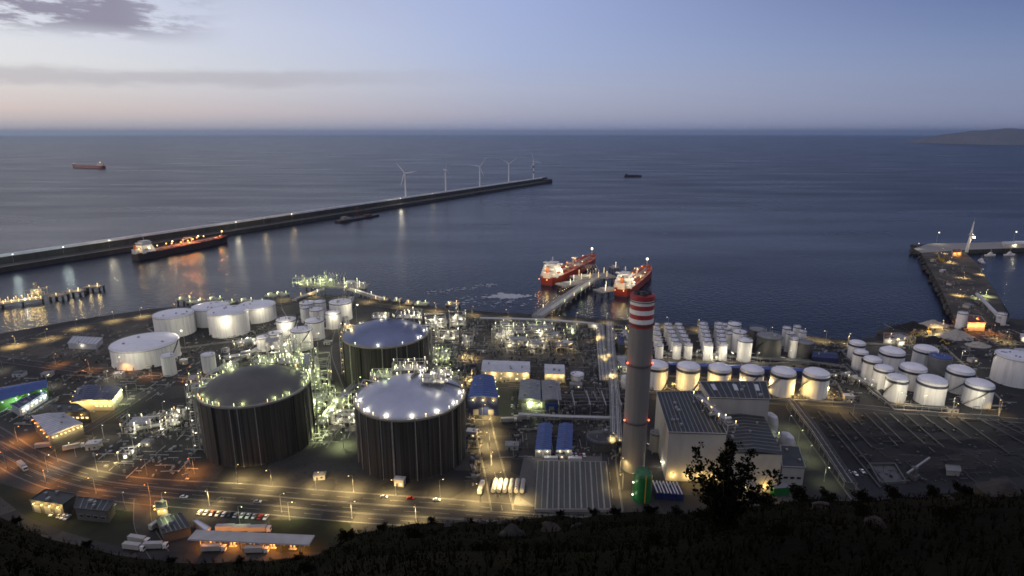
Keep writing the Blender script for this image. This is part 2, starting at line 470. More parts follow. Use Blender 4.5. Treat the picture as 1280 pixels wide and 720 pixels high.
struct(rk.build('shore_rocks', M['armour']), 'stuff')

def catmull(pts, step):
    out = []
    n = len(pts)
    for i in range(n - 1):
        p0, p1, p2, p3 = pts[max(i - 1, 0)], pts[i], pts[i + 1], pts[min(i + 2, n - 1)]
        k = max(1, int((p2 - p1).length / step))
        for j in range(k):
            t = j / k
            out.append(.5 * ((2 * p1) + (p2 - p0) * t + (2 * p0 - 5 * p1 + 4 * p2 - p3) * t * t + (3 * p1 - p0 - 3 * p2 + p3) * t ** 3))
    out.append(pts[-1]); return out
def offset_line(pts, d):
    out = []
    for i, p_ in enumerate(pts):
        t = (pts[min(i + 1, len(pts) - 1)] - pts[max(i - 1, 0)]).normalized()
        out.append(p_ + Vector((-t.y, t.x)) * d)
    return out
def strip(mb, pts, d0, d1, z0, z1=None):
    a, b = offset_line(pts, d0), offset_line(pts, d1)
    z1 = z0 if z1 is None else z1
    for i in range(len(pts) - 1):
        mb.quad((a[i].x, a[i].y, z0), (a[i + 1].x, a[i + 1].y, z0), (b[i + 1].x, b[i + 1].y, z1), (b[i].x, b[i].y, z1))
def px_line(pxs, step=8):
    return catmull([P(x, y, 0).to_2d() for x, y in pxs], step)
RZ = [.03]
def road(name, pxs, w, m='asphalt', kerb=True, dash=True, lanes=1, edge=True):
    pts = px_line(pxs); z = RZ[0]; RZ[0] += .008
    mb = MB(); strip(mb, pts, -w / 2, w / 2, z)
    struct(mb.build(name, M[m]))
    if kerb:
        kb = MB()
        for s_ in (-1, 1):
            strip(kb, pts, s_ * (w / 2 + .02), s_ * (w / 2 + .32), z + .13)
            strip(kb, pts, s_ * (w / 2), s_ * (w / 2 + .02), z - .01, z + .13)
        struct(kb.build('kerb', M['kerb']))
    if edge:
        lb = MB()
        for k in range(lanes):
            for s_ in (-1, 1):
                c0 = (k - (lanes - 1) / 2) * (w / lanes) + s_ * (w / lanes / 2 - .5)
                strip(lb, pts, c0 - .1, c0 + .1, z + .004)
        if dash:
            for k in range(lanes):
                c0 = (k - (lanes - 1) / 2) * (w / lanes)
                for i in range(0, len(pts) - 1, 2): strip(lb, pts[i:i + 2], c0 - .09, c0 + .09, z + .004)
        struct(lb.build('road_markings', M['paint_line']))
    return pts
roads = {}
roads['upper'] = road('perimeter_road', [(-90, 500), (-30, 527), (0, 543), (30, 563), (67, 580), (122, 595), (183, 604), (306, 611), (389, 618), (470, 624), (560, 630), (640, 637), (720, 643)], 10)
roads['main'] = road('main_road', [(-120, 515), (-40, 549), (0, 567), (40, 588), (92, 606), (153, 616), (250, 625), (330, 631), (444, 641), (560, 648), (660, 654), (760, 660)], 17, lanes=2)
roads['track'] = road('lower_track', [(-30, 600), (0, 628), (38, 654), (90, 672), (160, 690), (220, 697)], 4.5, 'ground', edge=False, kerb=False)
roads['link'] = road('depot_road', [(178, 622), (178, 650), (185, 670), (200, 694)], 8, edge=False)
roads['tankroad'] = road('tank_side_road', [(628, 638), (618, 590), (607, 545), (600, 505), (590, 460), (572, 425), (560, 398)], 13)
roads['shore'] = road('shore_road', [(-40, 442), (60, 416), (190, 395), (290, 386), (345, 380), (420, 376), (470, 381), (540, 390), (620, 397), (690, 402), (760, 407), (830, 411), (900, 418), (1000, 427), (1060, 432), (1100, 430), (1160, 420), (1205, 412)], 11)
roads['red'] = road('terminal_road', [(-20, 446), (60, 457), (120, 464), (200, 470), (250, 478), (300, 492)], 11)
roads['diag'] = road('diagonal_road', [(60, 560), (110, 535), (160, 505), (200, 480), (260, 450), (320, 428), (372, 402), (410, 378)], 9)
roads['mid'] = road('block_road', [(400, 560), (425, 525), (440, 500), (430, 470), (420, 440), (425, 410), (440, 385)], 9, dash=False)
roads['corridor'] = road('service_road', [(768, 640), (762, 590), (758, 545), (752, 500), (748, 455), (745, 425), (744, 406)], 10)
roads['cross'] = road('cross_road', [(600, 480), (660, 484), (700, 486), (754, 488)], 9, dash=False)
roads['rackroad'] = road('rack_road', [(1085, 640), (1055, 600), (1025, 560), (1000, 525), (985, 505), (960, 502)], 9)
roads['rowroad'] = road('tank_row_road', [(820, 494), (900, 498), (985, 503), (1060, 507), (1130, 514), (1210, 521), (1300, 528)], 8, dash=False)
roads['port'] = road('port_road', [(1330, 472), (1290, 455), (1255, 435), (1222, 414), (1206, 402), (1190, 370), (1172, 335)], 8, dash=False)

def patch(name, pxs, m, z):
    pts = [P(x, y, 0) for x, y in pxs]
    mb = MB(); mb.add([(p.x, p.y, z) for p in pts], [tuple(range(len(pts)))])
    return struct(mb.build(name, M[m]))
patch('coal_yard', [(1005, 516), (1300, 522), (1500, 640), (1110, 640), (1050, 590)], 'darkyard', .012)
patch('grass_verge', [(335, 650), (432, 648), (440, 660), (430, 690), (340, 690)], 'grass', .012)
patch('depot_yard', [(205, 632), (335, 640), (345, 690), (200, 690)], 'asphalt', .014)
patch('dark_field', [(-60, 585), (20, 610), (90, 632), (170, 640), (172, 690), (90, 668), (30, 645), (-60, 600)], 'grass', .012)
patch('paved_yard', [(110, 560), (190, 515), (240, 500), (250, 575), (200, 596), (140, 588)], 'ground', .016)
patch('seaside_field', [(0, 425), (185, 398), (190, 440), (120, 460), (0, 448)], 'earth', .010)
patch('pale_apron', [(640, 640), (655, 570), (760, 570), (770, 640)], 'palepave', .016)
patch('process_ground', [(585, 400), (735, 405), (738, 480), (592, 470)], 'earth', .010)
patch('corridor_ground', [(738, 402), (788, 406), (782, 490), (744, 488)], 'earth', .012)
patch('tank_bund_floor', [(812, 445), (1000, 455), (1062, 500), (812, 490)], 'earth', .012)
# ------------------------------------------------------------------ hill under the camera
def interp(tab, x):
    if x <= tab[0][0]: return tab[0][1]
    for (a, b), (c, d) in zip(tab, tab[1:]):
        if x <= c: return b + (d - b) * (x - a) / (c - a)
    return tab[-1][1]
RIM = [(-300, 640), (-120, 650), (0, 645), (60, 675), (150, 693), (240, 706), (330, 703), (400, 693), (440, 668), (520, 655), (600, 652), (660, 648), (760, 646), (860, 642), (1000, 625), (1130, 619), (1280, 613), (1500, 606)]
RIMR = [(-60, 62), (-40, 60), (-20, 58), (0, 60), (20, 52), (60, 56)]
def rim_z(az):
    # depression of the rim along an azimuth: solve for the pixel column that looks that way
    x = 640 + F * math.tan(az) * 1.1
    for _ in range(8):
        d = ray(x, interp(RIM, x)); a = math.atan2(d.x, d.y)
        x += (az - a) * F * .9
        x = max(-600, min(1900, x))
    d = ray(x, interp(RIM, x))
    return d.z / math.hypot(d.x, d.y)          # tan of the slope
AZS = [R(-75 + 150 * i / 150) for i in range(151)]
SLOPE = [rim_z(max(R(-46), min(R(46), a))) for a in AZS]
def hill_point(az, r):
    i = (az - AZS[0]) / (AZS[1] - AZS[0]); i0 = max(0, min(len(AZS) - 2, int(i))); f = i - i0
    sl = SLOPE[i0] * (1 - f) + SLOPE[i0 + 1] * f
    Rr = interp(RIMR, math.degrees(az))
    x, y = r * math.sin(az), r * math.cos(az)
    nz_ = mnoise.fractal(Vector((x * .12, y * .12, 3.1)), 1.0, 2.0, 4)
    nz2 = mnoise.fractal(Vector((x * .5, y * .5, 9.1)), 1.0, 2.0, 3)
    zr = H + sl * Rr
    top = H - 2.0
    if r <= Rr:
        z = top + (zr - top) * (r / Rr)
        z -= .7 * math.sin(PI * r / Rr)
        amp = min(1, r / 8)
    else:
        z = zr - (r - Rr) * 1.22 - ((r - Rr) * .01) ** 2
        amp = 1
    z += amp * (nz_ * .55 + nz2 * .16)
    return Vector((x, y, max(z, -3)))
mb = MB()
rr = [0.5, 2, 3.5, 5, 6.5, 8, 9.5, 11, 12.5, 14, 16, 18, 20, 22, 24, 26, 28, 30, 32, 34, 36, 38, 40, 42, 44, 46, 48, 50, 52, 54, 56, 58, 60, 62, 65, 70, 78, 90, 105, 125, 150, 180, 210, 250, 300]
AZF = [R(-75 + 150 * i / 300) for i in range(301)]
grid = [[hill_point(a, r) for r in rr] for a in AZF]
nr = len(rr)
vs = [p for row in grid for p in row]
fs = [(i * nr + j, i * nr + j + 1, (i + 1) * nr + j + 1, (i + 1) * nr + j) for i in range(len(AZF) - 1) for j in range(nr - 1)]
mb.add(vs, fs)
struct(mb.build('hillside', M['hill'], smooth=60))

# leaf clumps -------------------------------------------------------------
def leaf_cluster(mb, c, rad, n, size, r_, flat=.5):
    for _ in range(n):
        d = Vector((r_.gauss(0, 1), r_.gauss(0, 1), r_.gauss(0, 1))); d.normalize()
        p_ = c + d * rad * (r_.random() ** .45)
        out = (d + Vector((0, 0, .5)) + Vector((r_.uniform(-.6, .6), r_.uniform(-.6, .6), r_.uniform(-.6, .6)))).normalized()
        side = out.cross(Vector((r_.uniform(-1, 1), r_.uniform(-1, 1), r_.uniform(-1, 1))))
        if side.length < 1e-3: continue
        side.normalize()
        s_ = size * r_.uniform(.6, 1.3); w = s_ * .34
        a = p_; b = p_ + out * s_ * .5 + side * w; cc = p_ + out * s_; dd = p_ + out * s_ * .5 - side * w
        nrm = out.cross(side)
        b = b + nrm * s_ * .08; dd = dd + nrm * s_ * .08
        mb.quad(a, b, cc, dd)

def shrub(name, label, base, h, w, seed, m='leaf', stems=9, leaf=.11, dens=1.0, group=None, spread=1.0):
    r_ = random.Random(seed)
    root = thing(name, label, 'shrub', base, 0, group)
    tb, lb = MB(), MB()
    for i in range(stems):
        a = 2 * PI * i / stems + r_.uniform(-.5, .5)
        rad = w * .5 * math.sqrt(r_.random()) * spread
        top = Vector((math.cos(a) * rad, math.sin(a) * rad, h * r_.uniform(.45, 1.0) * (1 - .35 * rad / (w * .5))))
        m1 = Vector((top.x * .35 + r_.uniform(-.1, .1), top.y * .35, top.z * .5))
        pts = [Vector((0, 0, -.3)), m1, top]
        tb.tube(pts, .035 * h / 3, 5, .012 * h / 3)
        # clumps along the upper part of every stem, thinning towards the tip
        for k in range(int(7 * dens)):
            t = .3 + .7 * (k + r_.random()) / (7 * dens)
            p_ = m1.lerp(top, (t - .3) / .7) if t > .3 else m1
            p_ = p_ + Vector((r_.gauss(0, .09), r_.gauss(0, .09), r_.gauss(0, .05))) * w * .6
            leaf_cluster(lb, p_, w * r_.uniform(.05, .10), int(34 * dens), leaf, r_)
            tb.tube([m1.lerp(top, (t - .3) / .7 * .8), p_], .012 * h / 3, 4, .006)
    tb.build('trunk', M['bark'], root)
    lb.build('foliage', M[m], root)
    return root

# the tall shrub that stands dark before the power station
def on_hill(px, frac):
    d = ray(px, interp(RIM, px)); az = math.atan2(d.x, d.y)
    Rr = interp(RIMR, math.degrees(az))
    return hill_point(az, Rr * frac)

b0 = P(905, 648, 0); d0 = ray(905, 648); t0 = 29 / d0.y
base = Vector((0, 0, H)) + d0 * t0
az0 = math.atan2(base.x, base.y); hp = hill_point(az0, math.hypot(base.x, base.y))
tb, lb = MB(), MB(); r_ = random.Random(41)
bush = thing('broadleaf_shrub', 'tall dark leafy shrub standing alone before the power station', 'shrub', hp)
top_h = (H + ray(905, 548).z * (math.hypot(base.x, base.y) / math.hypot(ray(905, 548).x, ray(905, 548).y))) - hp.z
mm = mpp(hp) * 1.02
# stems: (sideways px from the middle, height px above the crown foot)
foot = proj(hp)
for (sx, py) in [(-2, 548), (4, 556), (-12, 556), (12, 560), (-24, 566), (26, 562), (-36, 562), (38, 576), (-46, 585), (48, 578), (-30, 590), (30, 586), (-18, 576), (16, 574), (0, 566), (-8, 584), (8, 590), (-24, 608), (22, 606), (-4, 612), (-14, 600), (13, 598)]:
    x_ = sx * mm; z_ = (foot[1] - py) * mm / math.cos(R(30)) * .90
    y_ = r_.uniform(-1.0, 1.0)
    top = Vector((x_, y_, z_)); m0 = Vector((x_ * .25, y_ * .3, z_ * .35)); m1 = Vector((x_ * .75, y_ * .7, z_ * .66))
    pts = catmull([Vector((x_ * .04, y_ * .05, -.4)), m0, m1, top], .4)
    tb.tube(pts, .055, 5, .012)
    n_ = max(4, int(z_ * 3.6))
    for k in range(n_):
        t = .16 + .84 * (k + .5) / n_
        i = min(len(pts) - 2, int(t * (len(pts) - 1)))
        p_ = pts[i].lerp(pts[i + 1], r_.random()) + Vector((r_.gauss(0, .10), r_.gauss(0, .10), 0))
        if r_.random() < .22: continue
        leaf_cluster(lb, p_, r_.uniform(.11, .19), r_.randint(26, 42), .17, r_)
        # side twig with its own rosette
        if r_.random() < .55:
            q_ = p_ + Vector((r_.uniform(-.45, .45), r_.uniform(-.35, .35), r_.uniform(.12, .4)))
            tb.tube([p_, q_], .016, 4, .008)
            leaf_cluster(lb, q_, r_.uniform(.08, .14), r_.randint(14, 26), .15, r_)
tb.build('trunk', M['bark'], bush); lb.build('foliage', M['leaf'], bush)

# low shrubs along the brow of the hill
spots = [(20, .98, 1.2), (110, .97, 1.3), (215, .96, 1.1), (300, .95, 1.3), (372, .97, 1.5), (432, .98, 2.0), (478, .97, 1.3), (540, .98, 1.5), (588, .95, 1.2),
         (700, .97, 1.3), (742, .99, 1.8), (768, .96, 1.5), (812, .97, 1.5), (845, .98, 1.7), (958, .97, 2.0), (1000, .98, 2.3), (1035, .97, 2.0), (1078, .96, 1.9), (1118, .98, 1.9),
         (1165, .97, 1.4), (1205, .98, 1.5), (1262, .97, 1.4), (880, .8, 1.6), (690, .72, 1.5), (520, .7, 1.6), (1080, .7, 1.5), (820, .55, 1.5), (1190, .6, 1.4), (380, .66, 1.4), (600, .48, 1.2), (980, .45, 1.1), (250, .7, 1.3)]
near_words = ['below the fuel canopy', 'under the lit main road', 'before the grey yard', 'below the green tank', 'beside the tall shrub', 'below the coal yard', 'under the depot']
protos = [shrub('hill_shrub', 'x', (0, 0, 0), 1.0, 1.5, 100 + i, 'leaf' if i % 2 else 'leaf_dry', 11, .085, .9, 'low shrubs on the dark hillside') for i in range(3)]
used_p = [False] * 3
SIZEW = ['knee-high', 'low', 'rounded', 'bushy', 'ragged', 'spreading', 'scruffy', 'dense']
for i, (px, fr, s_) in enumerate(spots):
    zone = ('under the depot on the dark slope' if px < 230 else 'below the fuel canopy' if px < 420 else 'under the lit main road' if px < 640 else 'before the striped grey yard' if px < 790
            else 'below the green tank' if px < 870 else 'beside the tall shrub' if px < 1010 else 'below the coal yard')
    lab = f"{SIZEW[i % 8]} dark shrub {zone}, {ORD[i]} of the slope's shrubs"
    p_ = on_hill(px, fr); j = i % 3
    if not used_p[j]:
        o = protos[j]; used_p[j] = True; o.location = p_; s_ *= .62; o.scale = (s_,) * 3; o['label'] = lab
    else:
        s_ *= .62; o = dup(protos[j], p_, rnd.uniform(0, 6), lab, scale=(s_ * rnd.uniform(.9, 1.3), s_, s_ * rnd.uniform(.8, 1.15)))

# ground cover: tufts and low leaves over the slope
gb = MB(); r_ = random.Random(5)
for _ in range(2600):
    az = R(r_.uniform(-46, 46)); Rr = interp(RIMR, math.degrees(az))
    p_ = hill_point(az, Rr * r_.uniform(.13, 1.0) ** .8)
    if r_.random() < .55:
        for k in range(9):
            a = r_.uniform(0, 2 * PI); hh = r_.uniform(.25, .7); l_ = r_.uniform(.05, .3)
            w = Vector((math.sin(a), -math.cos(a), 0)) * .02
            tip = p_ + Vector((math.cos(a) * l_, math.sin(a) * l_, hh))
            gb.add([p_ - w, p_ + w, tip], [(0, 1, 2)])
    else:
        leaf_cluster(gb, p_ + Vector((0, 0, .12)), r_.uniform(.2, .5), r_.randint(14, 30), .12, r_)
struct(gb.build('undergrowth', M['leaf_dry']), 'stuff')

# rocks showing pale through the scrub
def rock(label, p_, s_, seed, name='boulder'):
    mb = MB(); mb.ball((0, 0, 0), 1, 14, 9)
    r_ = Vector((seed * 1.7, seed * .6, seed))
    mb.v = [tuple(Vector(v) * (s_ * (1 + .45 * mnoise.fractal(Vector(v) * 1.1 + r_, 1, 2, 4)))) for v in mb.v]
    mb.v = [(v[0] * 1.5, v[1], v[2] * .65) for v in mb.v]
    o = mb.build(name, M['rock'], smooth=25); o.location = p_
    tag(o, label, 'rock', 'pale rocks on the hillside'); o.rotation_euler = (.1 * seed, .2, seed)
    return o
for i, (px, fr, s_, w) in enumerate([(1256, .93, 1.5, 'largest pale brown rock on the slope below the coal yard'), (604, .93, .4, 'grey rock at the brow beneath the white trailers'), (628, .91, .45, 'pale rock on the brow under the main road end'),
                                      (652, .92, .35, 'small rock on the brow before the striped yard'), (560, .9, .4, 'half buried rock below the lit road bend'), (690, .70, .6, 'flat pale rock in the middle of the dark slope'),
                                      (640, .63, .7, 'rock beside the bare path on the slope'), (1190, .9, .35, 'small rock beside the largest brown rock'), (1030, .82, .55, 'rock in the scrub under the rack road'), (720, .78, .4, 'rock above the bare path on the slope'),
                                      (585, .95, .35, 'brow rock just below the main road lamps'), (1100, .55, .35, 'small low rock in the dark scrub')]):
    rock(w, on_hill(px, fr), s_, i + 1)

# ------------------------------------------------------------------ headland across the bay
mb = MB(); c = P(1290, 186, SEA)
n_, m_ = 60, 26
vs, fs = [], []
HD = 11500
x0 = HD * (1180 - 640) / F / CP; x1 = x0 + 6200
for i in range(n_ + 1):
    u = i / n_; x = x0 + (x1 - x0) * u
    hh = interp([(0, 0), (.012, 70), (.03, 150), (.06, 212), (.10, 238), (.14, 280), (.18, 298), (.23, 285), (.28, 262), (.42, 285), (.7, 330), (1, 300)], u)
    for j in range(m_ + 1):
        v = j / m_; y = HD + (v - .25) * 3000
        pr = math.sin(PI * min(1, max(0, v))) ** .7
        z = SEA - 8 + hh * pr * (1 + .10 * mnoise.fractal(Vector((x * .0016, y * .0016, 2)), 1, 2, 6)) 
        vs.append((x, y, z))
for i in range(n_):
    for j in range(m_):
        a = i * (m_ + 1) + j; fs.append((a, a + m_ + 1, a + m_ + 2, a + 1))
mb.add(vs, fs)
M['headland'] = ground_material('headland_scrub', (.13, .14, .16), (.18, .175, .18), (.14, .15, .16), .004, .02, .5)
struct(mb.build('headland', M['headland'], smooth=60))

# ------------------------------------------------------------------ breakwater
A, B = P(0, 341, SEA), P(690, 228, SEA)
U = (B - A).normalized(); V = Vector((-U.y, U.x, 0))        # V points to the open sea
LEN = (B - A).length
def bw(u, v, z): return A + U * u + V * v + Vector((0, 0, z - SEA))
angU = math.atan2(U.y, U.x)
brk = thing('breakwater', 'long dark concrete breakwater running far out with a pale wave wall', 'breakwater', A, angU)
def long_prism(mb, prof, u0, u1, seg=1):
    n = len(prof)
    for k in range(seg):
        a, b = u0 + (u1 - u0) * k / seg, u0 + (u1 - u0) * (k + 1) / seg
        vs = [(a, v, z) for v, z in prof] + [(b, v, z) for v, z in prof]
        fs = [(i, (i + 1) % n, n + (i + 1) % n, n + i) for i in range(n)]
        if k == 0: fs.append(tuple(range(n - 1, -1, -1)))
        if k == seg - 1: fs.append(tuple(range(n, 2 * n)))
        mb.add(vs, fs)
M['quaydark'] = mat('dark_quay_concrete', (.055, .052, .05), .9, var=.5, scale=.08, stretch=(1, 1, .3))
M['wavewall'] = mat('pale_wave_wall', (.86, .86, .86), .8, var=.25, scale=.05)
mb = MB(); long_prism(mb, [(0, -8), (0, 8), (30, 8), (30, -8)], -700, LEN - 8, 1); mb.build('quay', M['quaydark'], brk)
mb = MB(); long_prism(mb, [(30.1, -8), (30.1, 19), (36, 19), (38, 15), (46, 12), (80, -8)], -700, LEN - 10); mb.build('wave_wall', M['quaydark'], brk)
mb = MB(); long_prism(mb, [(30.6, 19.02), (30.6, 23.2), (36.5, 23.2), (36.5, 19.02)], -700, LEN - 12); mb.build('parapet', M['wavewall'], brk)
mb = MB(); long_prism(mb, [(.3, 8), (.3, 8.9), (1.2, 8.9), (1.2, 8)], -700, LEN - 10); mb.build('edge_kerb', M['concrete_grey'], brk)
mb = MB(); mb.prism([(LEN - 60, 0), (LEN + 4, 0), (LEN + 14, 20), (LEN + 10, 48), (LEN - 60, 60)], -8, 14)
mb.prism([(LEN - 40, 26), (LEN, 24), (LEN + 4, 40), (LEN - 40, 44)], 14, 22); mb.build('roundhead', M['quaydark'], brk)
# white water along the outer face
ub = MB(); r_ = random.Random(3)
for k in range(900):
    u = r_.uniform(-650, LEN); v = 70 + abs(r_.gauss(0, 9)); s_ = r_.uniform(2, 9)
    c_ = (u, v, .06 + .001 * k % .2)
    a0 = r_.uniform(0, 6)
    n_ = 7
    ub.add([(c_[0] + s_ * 1.8 * math.cos(2 * PI * i / n_ + a0) * r_.uniform(.6, 1), c_[1] + s_ * .6 * math.sin(2 * PI * i / n_ + a0) * r_.uniform(.6, 1), c_[2]) for i in range(n_)], [tuple(range(n_))])
M['foam'] = mat('sea_foam', (.55, .57, .60), .8, var=.4, scale=.5)
fo = ub.build('sea_foam', M['foam']); struct(fo, 'stuff'); fo.location = (A.x, A.y, SEA); fo.rotation_euler = (0, 0, angU)

# foam patch thrown up off the harbour quay
fb = MB(); r_ = random.Random(8)
for k in range(420):
    t = r_.random()
    if t < .55: px, py = 632 + r_.gauss(0, 9), 370.5 + r_.gauss(0, 1.3)
    elif t < .8:
        q_ = r_.random(); px, py = 532 + 85 * q_ + r_.gauss(0, 3), 367 - 11 * q_ + r_.gauss(0, 1.2)
    else: px, py = r_.uniform(570, 670), r_.uniform(368, 384)
    p_ = P(px, py, SEA); s_ = r_.uniform(.6, 3.2) * (1.3 if t < .55 else .7); n_ = 7; a0 = r_.uniform(0, 6)
    fb.add([(p_.x + s_ * 1.5 * math.cos(2 * PI * i / n_ + a0) * r_.uniform(.5, 1), p_.y + s_ * math.sin(2 * PI * i / n_ + a0) * r_.uniform(.5, 1), SEA + .05 + .0007 * k) for i in range(n_)], [tuple(range(n_))])
struct(fb.build('harbour_foam', M['foam']), 'stuff')

# ------------------------------------------------------------------ wind turbines on the wave wall
def turbine(u, label, blade_rot, yaw, red=False):
    t = thing('wind_turbine', label, 'wind turbine', bw(u, 33, 19), angU, 'wind turbines on the breakwater')
    mb = MB(); mb.lathe([(3.0, -4), (2.9, 2), (2.5, 30), (1.9, 70)], 20); mb.build('tower', M['turbine'], t, smooth=True)
    if red:
        rb = MB(); rb.lathe([(2.42, 44), (2.22, 54)], 20); rb.build('tower_band', M['red'], t); rb = MB(); rb.lathe([(2.75, 22), (2.55, 30)], 20); rb.build('tower_band', M['red'], t)
    head = bpy.data.objects.new('nacelle_mount', None)
    nb = MB(); nb.box(0, 2.0, 69.5, 3.4, 9, 3.4); nb.box(0, 5.5, 70.2, 2.6, 3, 2.4)
    na = nb.build('nacelle', M['turbine'], t); na.rotation_euler = (0, 0, yaw - angU)
    hb = MB(); hb.lathe([(1.5, -1.2), (1.6, .2), (1.1, 1.6), (.1, 2.3)], 16)
    hb.v = [(v[0], -v[2] - 2.6, v[1] + 71.2) for v in hb.v]
    hb.build('rotor_hub', M['turbine'], na, smooth=True)
    for k in range(3):
        bb = MB(); a = blade_rot + 2 * PI * k / 3
        prof = [(0, 1.4, 1.1), (4, 3.8, .9), (9, 4.0, .7), (18, 3.2, .5), (28, 2.2, .35), (39, .9, .2)]
        vs, fs = [], []
        for (l_, ch, th) in prof:
            for (cx, cy) in ((-.35, 0), (0, .5), (.65, 0), (0, -.5)):
                vs.append((cx * ch, cy * th * 1.4, l_ + 1))
        for i in range(len(prof) - 1):
            for j in range(4): fs.append((i * 4 + j, i * 4 + (j + 1) % 4, i * 4 + 4 + (j + 1) % 4, i * 4 + 4 + j))
        fs += [(3, 2, 1, 0), tuple(range(20, 24))]
        c_, s_ = math.cos(a), math.sin(a)
        vs = [(v[0] * c_ + v[2] * s_, v[1] - 3.3, -v[0] * s_ + v[2] * c_ + 71.2) for v in vs]
        bb.add(vs, fs); bb.build('blade', M['turbine'], na)
    return t
def u_of(px, v=33, z=14):
    # distance along the breakwater of the point seen in photo column px
    lo, hi = -700, LEN + 100
    for _ in range(50):
        m_ = (lo + hi) / 2
        if proj(bw(m_, v, z))[0] < px: lo = m_
        else: hi = m_
    return lo
for px, lab, br, yaw, red in [(507.5, 'nearest and largest white wind turbine on the breakwater, one blade up to the side', R(-40), R(-12), False),
                              (557.5, 'second white wind turbine along the breakwater with rotor seen edge on', R(-4), R(80), False),
                              (600, 'middle white wind turbine of five with a blade raised to the right', R(38), R(20), False),
                              (636, 'fourth white wind turbine along the breakwater with rotor leaning seaward', R(58), R(25), False),
                              (667, 'last wind turbine beside the breakwater head with red tower bands', R(-22), R(35), True)]:
    turbine(u_of(px), lab, br, yaw, red)

# ------------------------------------------------------------------ ships
def ship(name, label, stern, bow, beam, draft_top, hull, deck, kind='tanker', lamps=(), group=None, house=.0, lightpow=0, detail=True):
    stern, bow = Vector(stern), Vector(bow)
    Ls = (bow - stern).length; ang = math.atan2((bow - stern).y, (bow - stern).x)
    t = thing(name, label, 'ship', (stern.x, stern.y, SEA), ang, group)
    st = [(0, .62, .15), (.03, .80, .05), (.10, .96, 0), (.2, 1, 0), (.7, 1, 0), (.82, .92, 0), (.90, .70, .02), (.96, .40, .05), (1.0, .06, .10)]
    hb, bb, db = MB(), MB(), MB()
    D = draft_top
    def sect(z_of, w_of):
        vs = []
        for f, w, lift in st:
            y = w * beam / 2
            for k in (0, 1): pass
            zt = D * (1 + (.28 * max(0, (f - .86) / .14) ** 1.2 if f > .86 else 0) + (.06 if f < .12 else 0))
            fl = 1.0 if f < .8 else (1.0 - .35 * (f - .8) / .2)
            xx = f * Ls
            vs.append((xx, y, zt, fl))
        return vs
    rows = sect(0, 0)
    lv = [(-4, .85), (.0, .95), (1.6, 1.0), (None, 1.0)]
    vb, vh = [], []
    for (x, y, zt, fl) in rows:
        for sgn in (1, -1):
            vb += [(x - (4 if x > Ls * .9 else 0), sgn * y * fl * .8, -5), (x - (2 if x > Ls * .9 else 0), sgn * y * fl, 1.6)]
            vh += [(x - (2 if x > Ls * .9 else 0), sgn * y * fl, 1.6), (x, sgn * y, zt)]
    n = len(rows); fb_, fh_ = [], []
    for i in range(n - 1):
        a, b = i * 4, i * 4 + 4
        fb_ += [(a, b, b + 1, a + 1), (a + 2, a + 3, b + 3, b + 2)]
    fb_ += [(0, 1, 3, 2), (4 * n - 4, 4 * n - 2, 4 * n - 1, 4 * n - 3)]
    bb.add(vb, fb_); bb.build('hull_bottom', M['rust'] if hull == 'hullred' else M['hulldark'], t)
    hb.add(vh, fb_)
    # bulwark lip keeps the sheer line readable
    for i in range(n - 1):
        for sgn in (1, -1):
            p0, p1 = rows[i], rows[i + 1]
            hb.beam((p0[0], sgn * p0[1], p0[2] + .45), (p1[0], sgn * p1[1], p1[2] + .45), .35, .9)
    hb.build('hull', M[hull], t)
    vd = []
    for (x, y, zt, fl) in rows: vd += [(x, y * .995, zt - .02), (x, -y * .995, zt - .02)]
    db.add(vd, [(i * 2, i * 2 + 2, i * 2 + 3, i * 2 + 1) for i in range(n - 1)])
    db.build('deck', M[deck], t)
    z = D
    hw = beam * .82
    # accommodation aft
    x_h = Ls * (.10 + house)
    levels = 5 if kind == 'tanker' else 3
    sb = MB()
    dl = Ls * .10
    for k in range(levels):
        sb.box(x_h - k * .3, 0, z + k * 3.5, dl * (1.25 - .09 * k), hw * (1.1 - .085 * k), 3.45)
    su = sb.build('superstructure', M['shipwhite'], t)
    bz = z + levels * 3.5
    mb = MB(); mb.box(x_h + dl * .12, 0, bz, dl * .7, hw * .55, 2.7); mb.box(x_h + dl * .14, 0, bz + .3, dl * .34, beam * 1.0, 1.1); br = mb.build('bridge', M['shipwhite'], t)
    gl = MB(); gl.box(x_h + dl * .12, 0, bz + 1.25, dl * .7 + .12, hw * .55 + .12, .95); gl.build('bridge_window', M['glass'], br)
    for k in range(1, levels):
        for side in (-1, 1):
            wb = MB(); w_ = hw * (1 - .085 * k)
            xw = x_h - k * .3 + dl * (1.25 - .09 * k) / 2 * (1 if side > 0 else -1)
            nwin = 9; wb.box(xw, 0, z + k * 3.5 + .88, .12, w_ * .84, .14)
            for q_ in range(nwin):
                wb.box(xw, (q_ - (nwin - 1) / 2) * w_ / (nwin + 1), z + k * 3.5 + 1.0, .14, .95, .85)
            wb.build('window_frame', M['em_window'] if (k + (side > 0)) % 2 else M['glass'], su)
    mb = MB(); mb.lathe([(2.3, 0), (2.1, 5), (1.9, 8)], 14, (x_h - dl * .85, 0, z + 8)); fu = mb.build('funnel', M['orange'], t)
    mb = MB(); mb.box(x_h - dl * .85, 0, z, 6.5, beam * .36, 8); mb.build('engine_casing', M['shipwhite'], t)
    mb = MB(); mb.lathe([(2.0, 0), (1.95, 1.6)], 14, (x_h - dl * .85, 0, z + 16)); mb.build('funnel_top', M['darksteel'], fu)
    mb = MB(); mb.tube([(x_h + 1, 0, bz + 2.6), (x_h + 1, 0, bz + 11)], .28, 6); mb.beam((x_h + 1, -2.6, bz + 7), (x_h + 1, 2.6, bz + 7), .2); mb.beam((x_h + 1, -1.6, bz + 9), (x_h + 1, 1.6, bz + 9), .2); mb.build('mast', M['shipwhite'], t)
    x_f = Ls * .93
